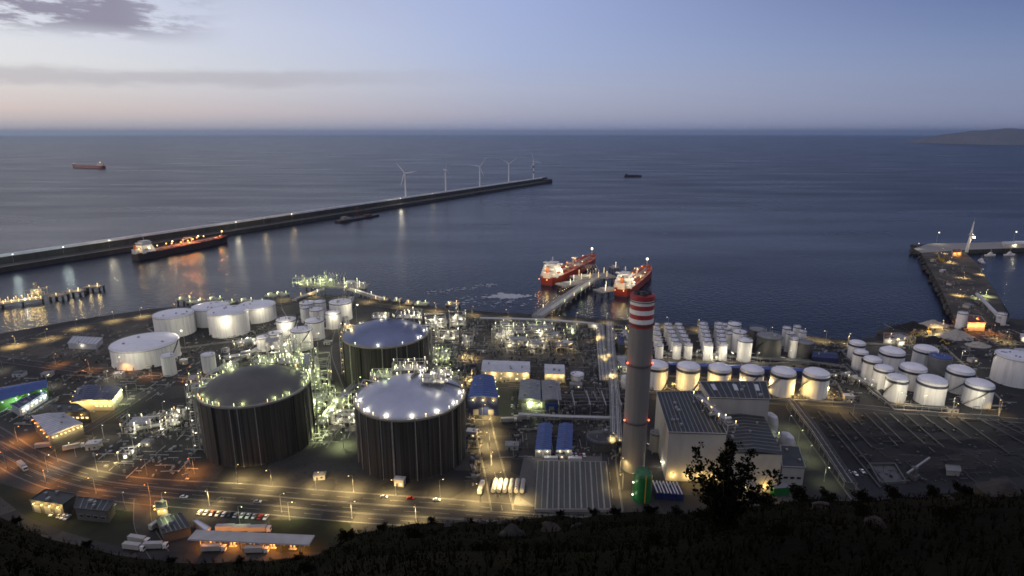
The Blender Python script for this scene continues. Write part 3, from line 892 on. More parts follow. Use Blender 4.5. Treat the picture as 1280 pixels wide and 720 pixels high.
    mb = MB(); mb.tube([(x_f, 0, z + 2), (x_f, 0, z + 15)], .35, 6); mb.beam((x_f, -1.8, z + 11), (x_f, 1.8, z + 11), .22); mb.build('foremast', M['shipwhite'], t)
    mb = MB(); mb.box(x_f - 1, 0, z + 1, 5, beam * .36, 2.2); mb.cyl(x_f + 4, 1.8, z + 2, z + 3.6, .8, 10); mb.cyl(x_f + 4, -1.8, z + 2, z + 3.6, .8, 10); mb.build('windlass', M['deckred'], t)
    # cargo deck: pipe bridge, manifold, cranes, tank domes
    x0, x1 = x_h + dl * .9, Ls * .88
    if detail:
        mb = MB()
        for y in (-1.6, -.5, .6, 1.7): mb.tube([(x0, y, z + 2.2), (x1, y, z + 2.2)], .32, 6)
        for k in range(12):
            x = x0 + (x1 - x0) * (k + .5) / 12; mb.box(x, 0, z, .5, 5.6, 2.0)
        mb.build('deck_pipework', M['pipe'], t)
        mb = MB(); mb.beam((x0, 0, z + 3.6), (x1, 0, z + 3.6), 1.6, .25)
        for k in range(14):
            x = x0 + (x1 - x0) * k / 13
            for s_ in (-.8, .8): mb.beam((x, s_, z + 3.6), (x, s_, z + 4.8), .1)
        for s_ in (-.8, .8): mb.beam((x0, s_, z + 4.8), (x1, s_, z + 4.8), .09)
        mb.build('catwalk', M['deckred'], t)
        xm = (x0 + x1) / 2
        mb = MB()
        for k in range(7):
            x = xm + (k - 3) * 2.2; mb.tube([(x, -beam * .40, z + 1.8), (x, beam * .40, z + 1.8)], .3, 6)
        mb.build('manifold', M['shipwhite'], t)
        for s_ in (-1, 1):
            mb = MB(); xc = xm + s_ * 11 
            mb.tube([(xc, s_ * 2.5, z), (xc, s_ * 2.5, z + 9.5)], .65, 8); mb.beam((xc, s_ * 2.5, z + 9), (xc - s_ * 15, s_ * 3.5, z + 12.5), .6, .8); mb.beam((xc, s_ * 2.5, z + 11.4), (xc - s_ * 13, s_ * 3.5, z + 12.5), .12); mb.box(xc, s_ * 2.5, z + 8.6, 2.2, 2.2, 2)
            mb.build('deck_crane', M['shipwhite'], t)
        for k in range(5):
            x = x0 + (x1 - x0) * (k + .5) / 5
            mb = MB(); mb.box(x, beam * .27, z, 6.5, 4.5, 1.7); mb.box(x, -beam * .27, z, 6.5, 4.5, 1.7); mb.cyl(x + 4.6, beam * .27, z, z + 2.6, .7, 8); mb.cyl(x + 4.6, -beam * .27, z, z + 2.6, .7, 8); mb.build('hatch', M[deck], t)
        mb = MB()
        for i in range(1, n - 2):
            for sgn in (1, -1):
                p0, p1 = rows[i], rows[i + 1]
                for zz in (1.5, 2.0): mb.beam((p0[0], sgn * p0[1] * .97, p0[2] + zz), (p1[0], sgn * p1[1] * .97, p1[2] + zz), .08)
        mb.build('deck_rail_frame', M['shipwhite'], t)
        mb = MB(); mb.box(x_h - dl * .2, beam * .42, z + 6, 7, 2.2, 2); mb.build('lifeboat', M['orange'], t)
        mb = MB(); mb.box(x_h - dl * .2, -beam * .42, z + 6, 7, 2.2, 2); mb.build('lifeboat', M['orange'], t)
    for (f, y, zz, col, size, pw) in lamps:
        mb = MB(); mb.ball((f * Ls, y * beam / 2, z + zz), size, 8, 6); mb.build('deck_or_fill_lamp', M['em_' + col], t)
        if pw: light(t, (f * Ls, y * beam / 2, z + zz + .3), col, pw, max(.7, size))
    return t

sl = [(.12, .96, 7, 'white', .9, 16000), (.12, -.96, 7, 'white', .8, 16000), (.24, .5, 9, 'gold', .7, 11000), (.26, -.6, 9, 'warm', .7, 14000), (.4, .1, 9, 'orange', .8, 12000), (.4, -.8, 6, 'gold', .6, 0), (.55, 0, 10, 'warm', .8, 12000), (.56, -.8, 6, 'white', .6, 0), (.72, 0, 9, 'orange', .7, 12000), (.93, 0, 14, 'white', 1.7, 14000), (-.065, .4, 1, 'orange', .6, 5000), (-.065, -.45, 1, 'gold', .6, 4500), (-.02, 0, 19, 'white', .4, 9000), (.0, -1.15, 16, 'white', .4, 8000), (.14, -1.5, 14, 'white', .4, 8000)]  # stern pair hung clear of the hull; last three added to light the house
ship('tanker_ship', 'red hulled tanker moored on the seaward side of the jetty head', P(683, 357, SEA), P(743, 327, SEA), 29, 11, 'hullred', 'deckred', lamps=sl)
ship('tanker_ship', 'red hulled tanker moored nearest the striped chimney with white bow lamp', P(776, 371, SEA), P(810, 341, SEA), 27, 10.5, 'hullred', 'deckred', lamps=sl)
ml = [(.08, .9, 10, 'warm', 1.1, 14000), (.10, -.95, 8, 'white', 1.1, 16000), (.02, -.6, 9, 'warm', .9, 6000), (.18, -.9, 10, 'warm', .9, 8000), (.30, -.3, 9, 'gold', 1.0, 16000), (.38, 0, 10, 'white', 1.2, 12000), (.44, -.5, 7, 'orange', 1.2, 30000), (.52, -.4, 7, 'orange', 1.3, 34000), (.58, -.3, 8, 'orange', 1.3, 34000), (.36, -.2, 7, 'orange', 1.2, 26000), (.66, .3, 8, 'orange', 1.2, 26000), (.66, 0, 11, 'warm', 1.4, 14000), (.72, 0, 9, 'warm', 1.1, 0), (.94, 0, 12, 'gold', 1.5, 12000), (.88, -.5, 5, 'orange', .9, 20000), (.5, -1.02, 5, 'orange', .7, 12000)]
ship('tanker_ship', 'dark hulled tanker with orange lit deck moored against the breakwater', P(169, 325.5, SEA), P(285, 302, SEA), 27, 11, 'hulldark', 'deckred', lamps=ml)
ship('cargo_ship', 'red cargo ship far out on the open sea', P(130.5, 211, SEA), P(91, 209.6, SEA), 30, 17, 'hullred', 'deckred', 'tanker', lamps=[(.1, 0, 22, 'warm', 1.6, 0), (.95, 0, 10, 'white', 1.2, 0)])
t = thing('barge', 'small dark low barge adrift beyond the breakwater head', 'barge', P(791, 221, SEA))
mb = MB(); mb.prism([(-42, -9), (36, -9), (44, 0), (36, 9), (-42, 9)], -3, 8); mb.build('hull', M['hulldark'], t)
mb = MB(); mb.box(-32, 0, 8, 12, 12, 5); mb.box(-32, 0, 13, 8, 8, 2.5); mb.build('wheelhouse', M['walldark'], t)
mb = MB(); mb.box(4, 0, 8, 48, 14, 1.6); mb.build('hatch', M['hulldark'], t)

# work barge with a rusty crane, tied up at the breakwater
p0 = P(447, 274, SEA)
t = thing('work_barge', 'dark work barge with rusty crane frames alongside the breakwater', 'barge', (p0.x, p0.y, SEA), angU)
mb = MB(); mb.prism([(-70, -10), (70, -10), (78, -4), (78, 10), (-70, 10)], -3, 4.5); mb.build('hull', M['hulldark'], t)
mb = MB()
for x in (-8, 12): 
    for y in (-6, 6): mb.beam((x, y, 4.5), (x * .4, y * .3, 30), 1.2)
    mb.beam((x * .4, -1.8, 30), (x * .4, 1.8, 30), 1.2)
for z in (11, 19): 
    for y in (-5, 5): mb.beam((-7, y * (1 - z / 50), z), (10, y * (1 - z / 50), z), .7)
mb.build('crane_frame', M['rust'], t)
mb = MB(); mb.beam((2, 0, 28), (42, 0, 16), 1.4); mb.beam((42, 0, 16), (42, 0, 5), .3); mb.build('crane_boom', M['rust'], t)
mb = MB(); mb.box(-42, 0, 4.5, 22, 14, 5); mb.box(-46, 0, 9.5, 10, 10, 3); mb.build('deckhouse', M['concrete_grey'], t)
mb = MB(); mb.box(40, 0, 4.5, 18, 12, 3); mb.build('spoil_hopper', M['rust'], t)
# ------------------------------------------------------------------ lamp posts
def make_post(col, h=11, arm=1.8, head=.42):
    head *= .8
    t = thing('lamp_post', 'x', 'lamp post')
    mb = MB(); mb.lathe([(.16, 0), (.14, h * .5), (.09, h)], 8); mb.lathe([(.32, 0), (.32, .5), (.2, .7)], 8); mb.build('pole', M['steel'], t)
    mb = MB(); mb.tube([(0, 0, h - .1), (arm * .5, 0, h + .35), (arm, 0, h + .4)], .07, 6); mb.build('arm', M['steel'], t)
    mb = MB(); mb.box(arm + .4, 0, h + .3, 1.3, .5, .22); hd = mb.build('lamp_head', M['darksteel'], t)
    mb = MB(); mb.ball((arm + .45, 0, h + .12), head, 10, 6, .8); mb.build('lamp_lens', M['em_' + col], hd)
    return t
POSTS = {}
def post(col, label, p_, rot=0.0, power=9000, h=11, head=.42, group='street lamps', arm=1.8, pk=1.5, spot=128):
    k = (col, h, head)
    if k not in POSTS:
        POSTS[k] = make_post(col, h, arm, head); o = POSTS[k]; used = False
        POSTS[k]['proto'] = 1
        o.location = p_; o.rotation_euler = (0, 0, rot); o['label'] = label; o['group'] = group
    else:
        o = dup_no_lights(POSTS[k], p_, rot, label); o['group'] = group
    if col == 'orange': power *= .6
    if power: light(o, (arm + .45, 0, h - .75), col, power * pk, .4, spot)
    return o
def dup_no_lights(o, loc=None, rot=None, label=None, parent=None):
    c = o.copy(); COL.objects.link(c)
    if parent is not None: c.parent = parent
    if loc is not None: c.location = loc
    if rot is not None: c.rotation_euler = (0, 0, rot)
    if label: c['label'] = label
    for ch in list(o.children):
        if ch.type != 'LIGHT': dup_no_lights(ch, parent=c)
    return c
def lamp_row(pxs, col, where, group, power, head=.42, h=11, rot=None, colours=None, pk=1.5, spot=128):
    for i, (x, y) in enumerate(pxs):
        c_ = colours[i] if colours else col
        post(c_, f"{c_ if c_ not in ('warm', 'cool', 'gold') else {'warm': 'yellow', 'cool': 'bluish', 'gold': 'amber'}[c_]} lit lamp post {where}, {ORD[i]} in the row", P(x, y, 0), rot if rot is not None else rnd.uniform(0, 6.28), power, h, head, group, 1.8, pk, spot)

K = 1.0
lamp_row([(22, 552), (72, 577), (122, 590), (184, 594), (243, 592), (297, 603), (340, 607), (395, 612), (442, 615), (495, 619), (550, 621), (600, 627), (640, 632)], 'warm', 'on the perimeter road by the tanks', 'perimeter road lamps', 9000 * K, pk=4.2, spot=142,
         colours=['orange', 'orange', 'warm', 'orange', 'orange', 'warm', 'warm', 'warm', 'warm', 'warm', 'warm', 'warm', 'warm'])
lamp_row([(8, 585), (58, 606), (120, 617), (188, 624), (262, 632), (352, 640), (440, 648), (520, 652)], 'orange', 'on the hill side of the main road', 'main road lamps', 8000 * K, pk=3.8, spot=142, colours=['orange', 'orange', 'orange', 'orange', 'warm', 'warm', 'warm', 'warm'])
lamp_row([(622, 612), (614, 582), (612, 560), (610, 543), (603, 522), (598, 498), (590, 476), (582, 450)], 'warm', 'down the road beside the second domed tank', 'tank road lamps', 9000 * K, pk=4.5)
lamp_row([(20, 432), (58, 424), (96, 412), (143, 402), (176, 396), (222, 391)], 'warm', 'along the seaside field track', 'seaside track lamps', 10000 * K, pk=3.2)
lamp_row([(352, 376), (392, 371), (432, 372), (462, 378), (500, 383), (545, 389), (590, 394), (635, 398), (690, 399), (720, 402), (758, 404), (800, 407), (835, 409), (872, 411), (918, 417), (962, 421), (1004, 424), (1032, 427), (1060, 429)], 'warm', 'along the shore road', 'shore road lamps', 9000 * K, pk=2.6)
lamp_row([(70, 456), (112, 463), (150, 466), (190, 470), (236, 474)], 'orange', 'on the road under the wide white tank', 'terminal road lamps', 9000 * K, pk=2.6)
lamp_row([(4, 464), (30, 497), (60, 484), (135, 478)], 'white', 'by the blue roofed warehouse', 'warehouse yard lamps', 5000 * K)
lamp_row([(748, 425), (757, 452), (764, 478), (770, 560), (775, 590), (778, 612)], 'warm', 'on the service road by the chimney', 'service road lamps', 9000 * K)
lamp_row([(985, 538), (997, 556), (1010, 577), (1030, 602)], 'green', 'between the power station and the coal yard', 'rack road lamps', 3500 * K)
lamp_row([(838, 497), (878, 497), (1000, 505), (1040, 508), (1066, 520), (1130, 512), (1190, 520), (1250, 516)], 'gold', 'on the road along the tank row', 'tank row lamps', 7000 * K, pk=.9)
lamp_row([(822, 478), (840, 491), (880, 492), (920, 490), (958, 491), (998, 500), (1038, 497)], 'gold', 'between the yellow lit tanks', 'tank bund lamps', 12000 * K, h=9, pk=.75, spot=0)
lamp_row([(1186, 330), (1176, 318), (1197, 372), (1204, 350), (1225, 345), (1232, 372), (1226, 376), (1198, 404), (1207, 402), (1217, 408), (1260, 428), (1238, 418), (1178, 412), (1160, 418)], 'warm', 'on the harbour mole', 'harbour mole lamps', 9000 * K, pk=4.0,
         colours=['warm', 'warm', 'warm', 'warm', 'warm', 'green', 'green', 'orange', 'orange', 'orange', 'warm', 'orange', 'warm', 'warm'])
lamp_row([(160, 500), (205, 520), (130, 548), (95, 571), (168, 566), (60, 590)], 'white', 'in the western paved yard', 'paved yard lamps', 3500 * K)
lamp_row([(430, 560), (400, 548), (420, 520), (412, 490), (440, 470), (560, 470), (548, 440)], 'green', 'between the domed tanks', 'tank yard lamps', 9000 * K, pk=2.6)
lamp_row([(157, 639), (205, 637), (214, 660), (300, 655), (362, 650)], 'green', 'in the depot yard by the fuel canopy', 'depot yard lamps', 2500 * K)

lamp_row([(150, 474), (232, 436), (250, 396), (258, 401), (284, 427), (330, 408), (352, 384), (362, 428), (398, 440), (416, 414), (446, 402), (315, 446)], 'white', 'among the white shore tanks', 'tank farm floodlights', 9000, head=.5, h=20, pk=1.2, spot=0)
lamp_row([(1086, 492), (1120, 510), (1152, 513), (1190, 517), (1226, 517), (1168, 462), (1112, 440), (1200, 456)], 'white', 'added among the eastern domed tanks', 'added eastern tank floodlights', 6000, head=.3, h=14, pk=.8, spot=0)  # masts added to brighten the eastern tanks, no visible lamps there
lamp_row([(836, 452), (870, 453), (894, 454), (915, 456), (946, 455), (986, 452)], 'white', 'along the slim silo battery', 'silo battery lamps', 5000, head=.35, h=12, pk=.8, spot=0)

# quay lamps on the breakwater and the distant mole
for i, px in enumerate([17, 80, 137, 295, 330, 365, 500, 540]):
    u = u_of(px, 2.5, 8)
    col = ['cool', 'cool', 'white', 'white', 'warm', 'warm', 'white', 'warm'][i]
    post(col, f"lamp post on the breakwater quay, {ORD[i]} from the shore end", bw(u, 2.5, 8), angU - PI / 2, [7000, 7000, 10000, 10000, 4000, 4000, 12000, 2500][i], 13, 1.15 if i in (0, 1, 2, 3, 6) else .8, 'breakwater lamps', 1.8, 1.2, 0)
# ------------------------------------------------------------------ storage tanks
def circ(c, r, z, n=40):
    q = [proj((c.x + r * math.cos(2 * PI * k / n), c.y + r * math.sin(2 * PI * k / n), z)) for k in range(n)]
    xs, ys = [a[0] for a in q], [a[1] for a in q]
    return min(xs), max(xs), min(ys), max(ys)
def solve(x0, x1, yt, yb, z=0.0):
    xm = (x0 + x1) / 2
    c = P(xm, yb, z); r = (x1 - x0) / 2 * mpp(c); d = Vector((c.x, c.y, 0)).normalized(); c = c + d * r; h = r
    for _ in range(40):
        a = circ(c, r, z + h * .5)
        r *= (x1 - x0) / (a[1] - a[0])
        c.x += (xm - (a[0] + a[1]) / 2) * mpp(c)
        dep = math.atan2(H - z, math.hypot(c.x, c.y))
        a = circ(c, r, z)
        dd = (a[3] - yb) * mpp(c) / math.sin(dep)
        c += Vector((c.x, c.y, 0)).normalized() * dd * .8
        b = circ(c, r, z + h)
        h = max(1.0, h + (b[3] - yt) * mpp(c) / math.cos(dep) * .8)
    return c, r, h

def tank(label, group, c, r, h, style='flat', wall='white', roof='roofwhite', seed=0, stairs=True, name='storage_tank'):
    r_ = random.Random(seed)
    n = 48 if r > 12 else 28
    t = thing(name, label, 'storage tank', (c.x, c.y, c.z), r_.uniform(0, 6.28), group)
    mb = MB(); mb.lathe([(r * 1.012, 0), (r * 1.012, .5), (r, .5), (r, h)], n); sh = mb.build('shell', M[wall], t, smooth=30)
    mb = MB()
    if style == 'flat':
        mb.lathe([(r * 1.008, h), (r * 1.008, h + .35), (r * .98, h + .45), (r * .5, h + r * .05), (.3, h + r * .07)], n)
    elif style == 'dome':      # rim band, then a wide shallow dome on its own collar
        mb.lathe([(r * 1.0, h), (r * 1.0, h + r * .10), (r * .95, h + r * .22), (r * .72, h + r * .36), (r * .4, h + r * .44), (.2, h + r * .47)], n)
    else:                      # cone
        mb.lathe([(r * 1.01, h), (r * 1.01, h + .4), (r * .97, h + .6), (.2, h + r * .28)], n)
    rf = mb.build('roof', M[roof], t, smooth=30)
    bh = .12 * h if style == 'dome' else .04 * h
    if style != 'flat':
        mb = MB(); mb.ring(r * 1.004, r * 1.05, h - bh * .9, h + .12, n); mb.build('rim_band', M['band'], t)
    else:
        mb = MB(); mb.ring(r * 1.002, r * 1.02, h - .7, h - .35, n); mb.build('wind_girder', M['steel'], t)
    # guard rail on the roof edge
    mb = MB()
    rt = r * .985; zt = h + (.45 if style == 'flat' else r * .12)
    nn = min(n, 32)
    for zz in (.6, 1.15): mb.arc(rt, zt + zz, 0, 2 * PI, nn, .08, .08)
    for k in range(nn): a = 2 * PI * k / nn; mb.beam((rt * math.cos(a), rt * math.sin(a), zt - .2), (rt * math.cos(a), rt * math.sin(a), zt + 1.15), .08)
    mb.build('guard_rail_frame', M['steel'], rf)
    # roof vent, hatch and platform
    for k in range(3 if r > 8 else 1):
        a = r_.uniform(0, 6.28); q_ = r * r_.uniform(.3, .75)
        zz = h + (r * .05 if style == 'flat' else r * .36) * (1 - q_ / r) * 1.1
        mb = MB(); mb.cyl(q_ * math.cos(a), q_ * math.sin(a), zz - .5, zz + 1.6, .045 * r, 8); mb.build('vent_pipe', M['steel'], rf)
    mb = MB(); mb.box(r * .6, 0, h, r * .28, r * .2, .9 + (r * .24 if style != 'flat' else 0)); mb.build('roof_platform', M['steel'], rf)
    if stairs:
        a0 = r_.uniform(0, 6.28); sweep = min(1.6, h / r * 1.1)
        mb = MB()
        k_ = 16
        for i in range(k_):
            t0, t1 = i / k_, (i + 1) / k_
            A0, A1 = a0 + sweep * t0, a0 + sweep * t1; rr_ = r * 1.0 + .7
            mb.beam((rr_ * math.cos(A0), rr_ * math.sin(A0), h * t0 + .2), (rr_ * math.cos(A1), rr_ * math.sin(A1), h * t1 + .2), 1.1, .25)
            mb.beam(((rr_ + .5) * math.cos(A0), (rr_ + .5) * math.sin(A0), h * t0 + 1.3), ((rr_ + .5) * math.cos(A1), (rr_ + .5) * math.sin(A1), h * t1 + 1.3), .12)
        mb.build('spiral_stair', M['darksteel'], t)
    mb = MB()
    for k in range(3):
        a = r_.uniform(0, 6.28); mb.tube([(r * .98 * math.cos(a), r * .98 * math.sin(a), 1), ((r + 4) * math.cos(a), (r + 4) * math.sin(a), 1)], .3, 6)
    mb.build('inlet_pipe', M['pipe'], t)
    return t
def tank_px(label, group, x0, x1, yt, yb, **k):
    c, r, h = solve(x0, x1, yt, yb)
    return tank(label, group, c, r, h, **k), c, r, h

G1 = 'big white oil tanks by the shore'
tank_px('widest white tank, low and flat, beside the orange lit road', G1, 138, 225, 441, 463, seed=1)
tank_px('big flat white tank directly behind the widest one', G1, 192, 244, 399, 423, seed=2)
tank_px('white tank half hidden behind two others of the shore group', G1, 240, 288, 389, 410, seed=3)
tank_px('big bright white tank in front of the shore group, lamp at its foot', G1, 260, 311.5, 395.5, 423, seed=4)
tank_px('white tank nearest the loading jetty in the shore group', G1, 297, 345, 387.5, 405, seed=5)
G2 = 'small white tanks in the middle cluster'
for i, (x0, x1, yt, yb, lab, stl) in enumerate([(346, 371, 403, 425.5, 'small white tank at the back of the front cluster', 'cone'), (364, 391, 416, 439, 'nearest small white tank of the middle cluster, domed roof', 'cone'),
        (382, 405.5, 404, 426, 'small white tank touching the nearest one from behind', 'cone'), (321, 338, 424, 440, 'little squat white tank on the outer end of the cluster', 'cone'), (336, 354, 419, 437, 'little white tank between squat and taller neighbours', 'cone'),
        (407, 426.5, 393.5, 412, 'slim white tank beside the road behind the domed tanks', 'cone'), (412, 440, 381, 402, 'larger white tank of the middle cluster by the shore road', 'cone'),
        (375, 395, 381, 400, 'white tank at the seaward end of the middle cluster', 'cone'), (393, 408, 379, 399, 'narrow white tank squeezed behind the seaward pair', 'cone'), (387, 405, 389, 406, 'white tank in the crowded middle of the cluster', 'cone'), (376, 388, 386, 404, 'slender white tank on the cluster edge facing the shore tanks', 'cone')]):
    tank_px(lab, G2, x0, x1, yt, yb, style=stl, seed=20 + i, stairs=i < 3)
tank_px('slim pinkish white silo in front of the widest white tank', 'lone white silos', 202, 220, 447, 471, style='flat', seed=31, name='silo', stairs=False)
tank_px('slim white silo with a dark door, standing alone by the road bend', 'lone white silos', 252, 270, 446, 467, style='flat', seed=32, name='silo', stairs=False)

G3 = 'yellow lit domed tanks in a row'
for i, (x0, x1, yt, yb) in enumerate([(806, 834.5, 463, 488), (845, 874.5, 465, 490), (884, 913.5, 467, 491.5), (924, 954, 469, 494), (962, 994, 472, 497.5), (1002, 1036, 474, 500)]):
    tank_px(f"{['first', 'second', 'third', 'fourth', 'fifth', 'last'][i]} yellow lit white domed tank of the row, counted from the chimney", G3, x0, x1, yt, yb, style='dome', seed=40 + i)

G4 = 'white domed tanks of the eastern park'
for i, (x0, x1, yt, yb, lab, w) in enumerate([
        (1059.5, 1081, 433, 452, 'farthest small domed tank in the front column of the eastern park', 'white'), (1065, 1084.5, 444, 464, 'fourth small domed tank from the near end of the front column', 'white'),
        (1077, 1101, 454, 479, 'middle small domed tank of the front column, lilac roof', 'white'), (1090.5, 1116, 465.5, 489, 'second small domed tank from the near end of the front column', 'white'),
        (1105.5, 1134, 478.5, 504, 'nearest small domed tank of the front column', 'white'),
        (1097, 1130.5, 446, 466, 'farthest wide domed tank of the second column', 'white'), (1122, 1157.5, 467, 490, 'middle wide domed tank of the second column', 'white'), (1143.5, 1183, 484, 509, 'nearest wide domed tank of the second column', 'white'),
        (1140, 1172, 442.5, 460, 'domed white tank at the far end of the third column', 'white'), (1180.5, 1217, 470, 494, 'domed white tank behind the cornermost one', 'white'),
        (1203, 1241.5, 488, 512, 'cornermost domed white tank of the eastern park by the yard', 'white')]):
    tank_px(lab, G4, x0, x1, yt, yb, style='dome', seed=60 + i)
tank_px('dark grey flat topped tank among the white domed ones', 'grey tanks', 1159, 1189, 450, 470, style='flat', wall='greysheet', roof='bluesheet', seed=75)
tank_px('largest white flat roofed tank at the edge of the eastern park', 'flat white tanks', 1240, 1298, 453, 486, style='flat', seed=76)

# battery of slim silos: columns running away from the camera
def silo_column(where, group, near, far, n, w, hpx, wall='white'):
    cn, r, h = solve(near[0] - w / 2, near[0] + w / 2, near[1] - hpx, near[1])
    cf = P(far[0], far[1], 0)
    for i in range(n):
        c = cn.lerp(cf, i / (n - 1)) if n > 1 else cn
        tank(f"slim white silo {ORD[i]} from the near end of {where}", group, c, r, h, style='cone', wall=wall, seed=100 + i + int(near[0]), stairs=False, name='silo')
GS = 'slim white silos by the quay'
silo_column('the column half behind the chimney', GS, (824, 449), (819, 420), 5, 10, 16)
silo_column('the first double row, chimney side', GS, (846, 449.5), (834, 421), 6, 10.5, 17)
silo_column('the first double row, outer side', GS, (860, 449.5), (847, 421), 6, 10.5, 17)
silo_column('the second double row, chimney side', GS, (885, 451.5), (878, 422), 6, 12, 19)
silo_column('the second double row, outer side', GS, (903, 451.5), (897, 422), 6, 12, 19)
silo_column('the tall triple column', GS, (930.5, 453), (916, 428), 3, 18.5, 25)
silo_column('the thin column behind the tall one', GS, (911, 437), (905, 424), 3, 9, 19)
silo_column('the pair before the grey tanks', GS, (991.5, 448), (981, 432), 3, 11.5, 23)
silo_column('the short column beside the dark tank', GS, (1002, 436), (994, 428), 2, 10, 20)
tank_px('broad grey green tank behind the silo battery', 'grey tanks', 945, 977, 425, 451, style='cone', wall='walldark', roof='greysheet', seed=77)
tank_px('smaller grey green tank behind the broad one', 'grey tanks', 936, 957, 415, 436, style='cone', wall='walldark', roof='greysheet', seed=78)
tank_px('dark grey tank at the end of the silo battery', 'grey tanks', 993, 1016, 431, 450, style='cone', wall='walldark', roof='greysheet', seed=79)

# ------------------------------------------------------------------ steel process units with lamps
def process_unit(label, p_, w, d, hgt, rot=0.0, nl=12, col='white', seed=0, levels=2, vessels=3, power=6000, nlights=2, name='process_unit', lampsize=.25, group='lit process units', cat='process plant', tall=0):
    r_ = random.Random(seed)
    t = thing(name, label, cat, p_, rot, group)
    nx, ny = max(2, int(w / 8) + 1), max(2, int(d / 9) + 1)
    xs = [(-w / 2 + w * i / (nx - 1)) for i in range(nx)]; ys = [(-d / 2 + d * j / (ny - 1)) for j in range(ny)]
    mb = MB()
    for x in xs:
        for y in ys: mb.box(x, y, 0, .4, .4, hgt)
    for l in range(1, levels + 1):
        z = hgt * l / levels
        for y in ys: mb.beam((-w / 2, y, z), (w / 2, y, z), .35)
        for x in xs: mb.beam((x, -d / 2, z), (x, d / 2, z), .35)
        for zz in (1.1,):
            for y in (-d / 2, d / 2): mb.beam((-w / 2, y, z + zz), (w / 2, y, z + zz), .09)
            for x in (-w / 2, w / 2): mb.beam((x, -d / 2, z + zz), (x, d / 2, z + zz), .09)
    for i in range(nx - 1):
        if r_.random() < .5: mb.beam((xs[i], ys[0], 0), (xs[i + 1], ys[0], hgt / levels), .22)
    mb.build('steel_frame', M['steel'], t)
    for l in range(1, levels + 1):
        if r_.random() < .8:
            z = hgt * l / levels; a, b = sorted((r_.uniform(-w / 2, w / 2), r_.uniform(-w / 2, w / 2)))
            mb = MB(); mb.box((a + b) / 2, 0, z + .2, max(2, b - a), d * .9, .15); mb.build('deck_grating', M['steel'], t)
    for k in range(vessels):
        mb = MB(); x, y = r_.uniform(-w * .42, w * .42), r_.uniform(-d * .4, d * .4)
        if r_.random() < .5:
            rr_ = r_.uniform(.8, 1.7); hh = hgt * r_.uniform(.6, 1.15)
            mb.lathe([(.1, .4), (rr_, 1.0), (rr_, hh), (rr_ * .7, hh + .7), (.1, hh + 1)], 14, (x, y, 0)); mb.build('vessel', M['pipe'], t, smooth=30)
        else:
            rr_ = r_.uniform(.9, 1.5); l_ = r_.uniform(4, min(11, w * .6)); z = r_.choice([1.8, hgt / levels + 1.9])
            mb.lathe([(.1, -l_ / 2 - .6), (rr_, -l_ / 2), (rr_, l_ / 2), (.1, l_ / 2 + .6)], 14)
            mb.v = [(v[2] + x * .5, v[0] + y, v[1] + z) for v in mb.v]; mb.build('drum', M['pipe'], t, smooth=30)
    for k in range(5):
        mb = MB(); y = r_.uniform(-d * .45, d * .45); z = hgt * r_.choice([1, 2, 2]) / max(levels, 2) + .5
        x0, x1 = sorted((r_.uniform(-w * .5, w * .5), r_.uniform(-w * .5, w * .5)))
        mb.tube([(x0, y, .3), (x0, y, z), (x1, y, z), (x1, y + r_.uniform(-3, 3), z), (x1, y, .3)], r_.uniform(.18, .4), 6); mb.build('pipe', M['pipe'], t)
    if tall:
        mb = MB(); mb.box(0, 0, 0, .1, .1, .1)
        for (ax, ay) in ((-1.4, -1.4), (1.4, -1.4), (1.4, 1.4), (-1.4, 1.4)): mb.beam((ax, ay, 0), (ax, ay, tall), .3)
        for k in range(int(tall / 3)):
            z = k * 3.0; s_ = 1.4 * (1 if k % 2 else -1)
            mb.beam((-s_, -1.4, z), (s_, -1.4, z + 3), .18); mb.beam((-s_, 1.4, z), (s_, 1.4, z + 3), .18); mb.beam((-1.4, -s_, z), (-1.4, s_, z + 3), .18); mb.beam((1.4, -s_, z), (1.4, s_, z + 3), .18)
        mb.build('tower_frame', M['steel'], t)
    for k in range(nl):
        x, y = r_.choice(xs) + r_.uniform(-.4, .4), r_.choice(ys) + r_.uniform(-.4, .4)
        z = hgt * r_.randint(1, levels) / levels + r_.uniform(1.0, 2.6)
        if tall and k % 3 == 0: x, y, z = r_.uniform(-1.6, 1.6), r_.uniform(-1.6, 1.6), tall * r_.uniform(.3, 1.02)
        c_ = col if r_.random() < .7 else r_.choice(['white', 'green', 'warm'])
        mb = MB(); mb.ball((x, y, z), lampsize * r_.uniform(.6, 1.25), 8, 5); mb.beam((x, y, z - 1.6), (x, y, z), .12); mb.build('floodlight', M['em_' + c_], t)
    for k in range(nlights):
        light(t, (w * ((k + .5) / nlights - .5), r_.uniform(-d * .3, d * .3), hgt * .62 + 2.2), col, power, .6)
        light(t, (w * ((k + .5) / nlights - .5) * 1.1, -d * .62, hgt * .5), col, power * .6, .6)
    return t

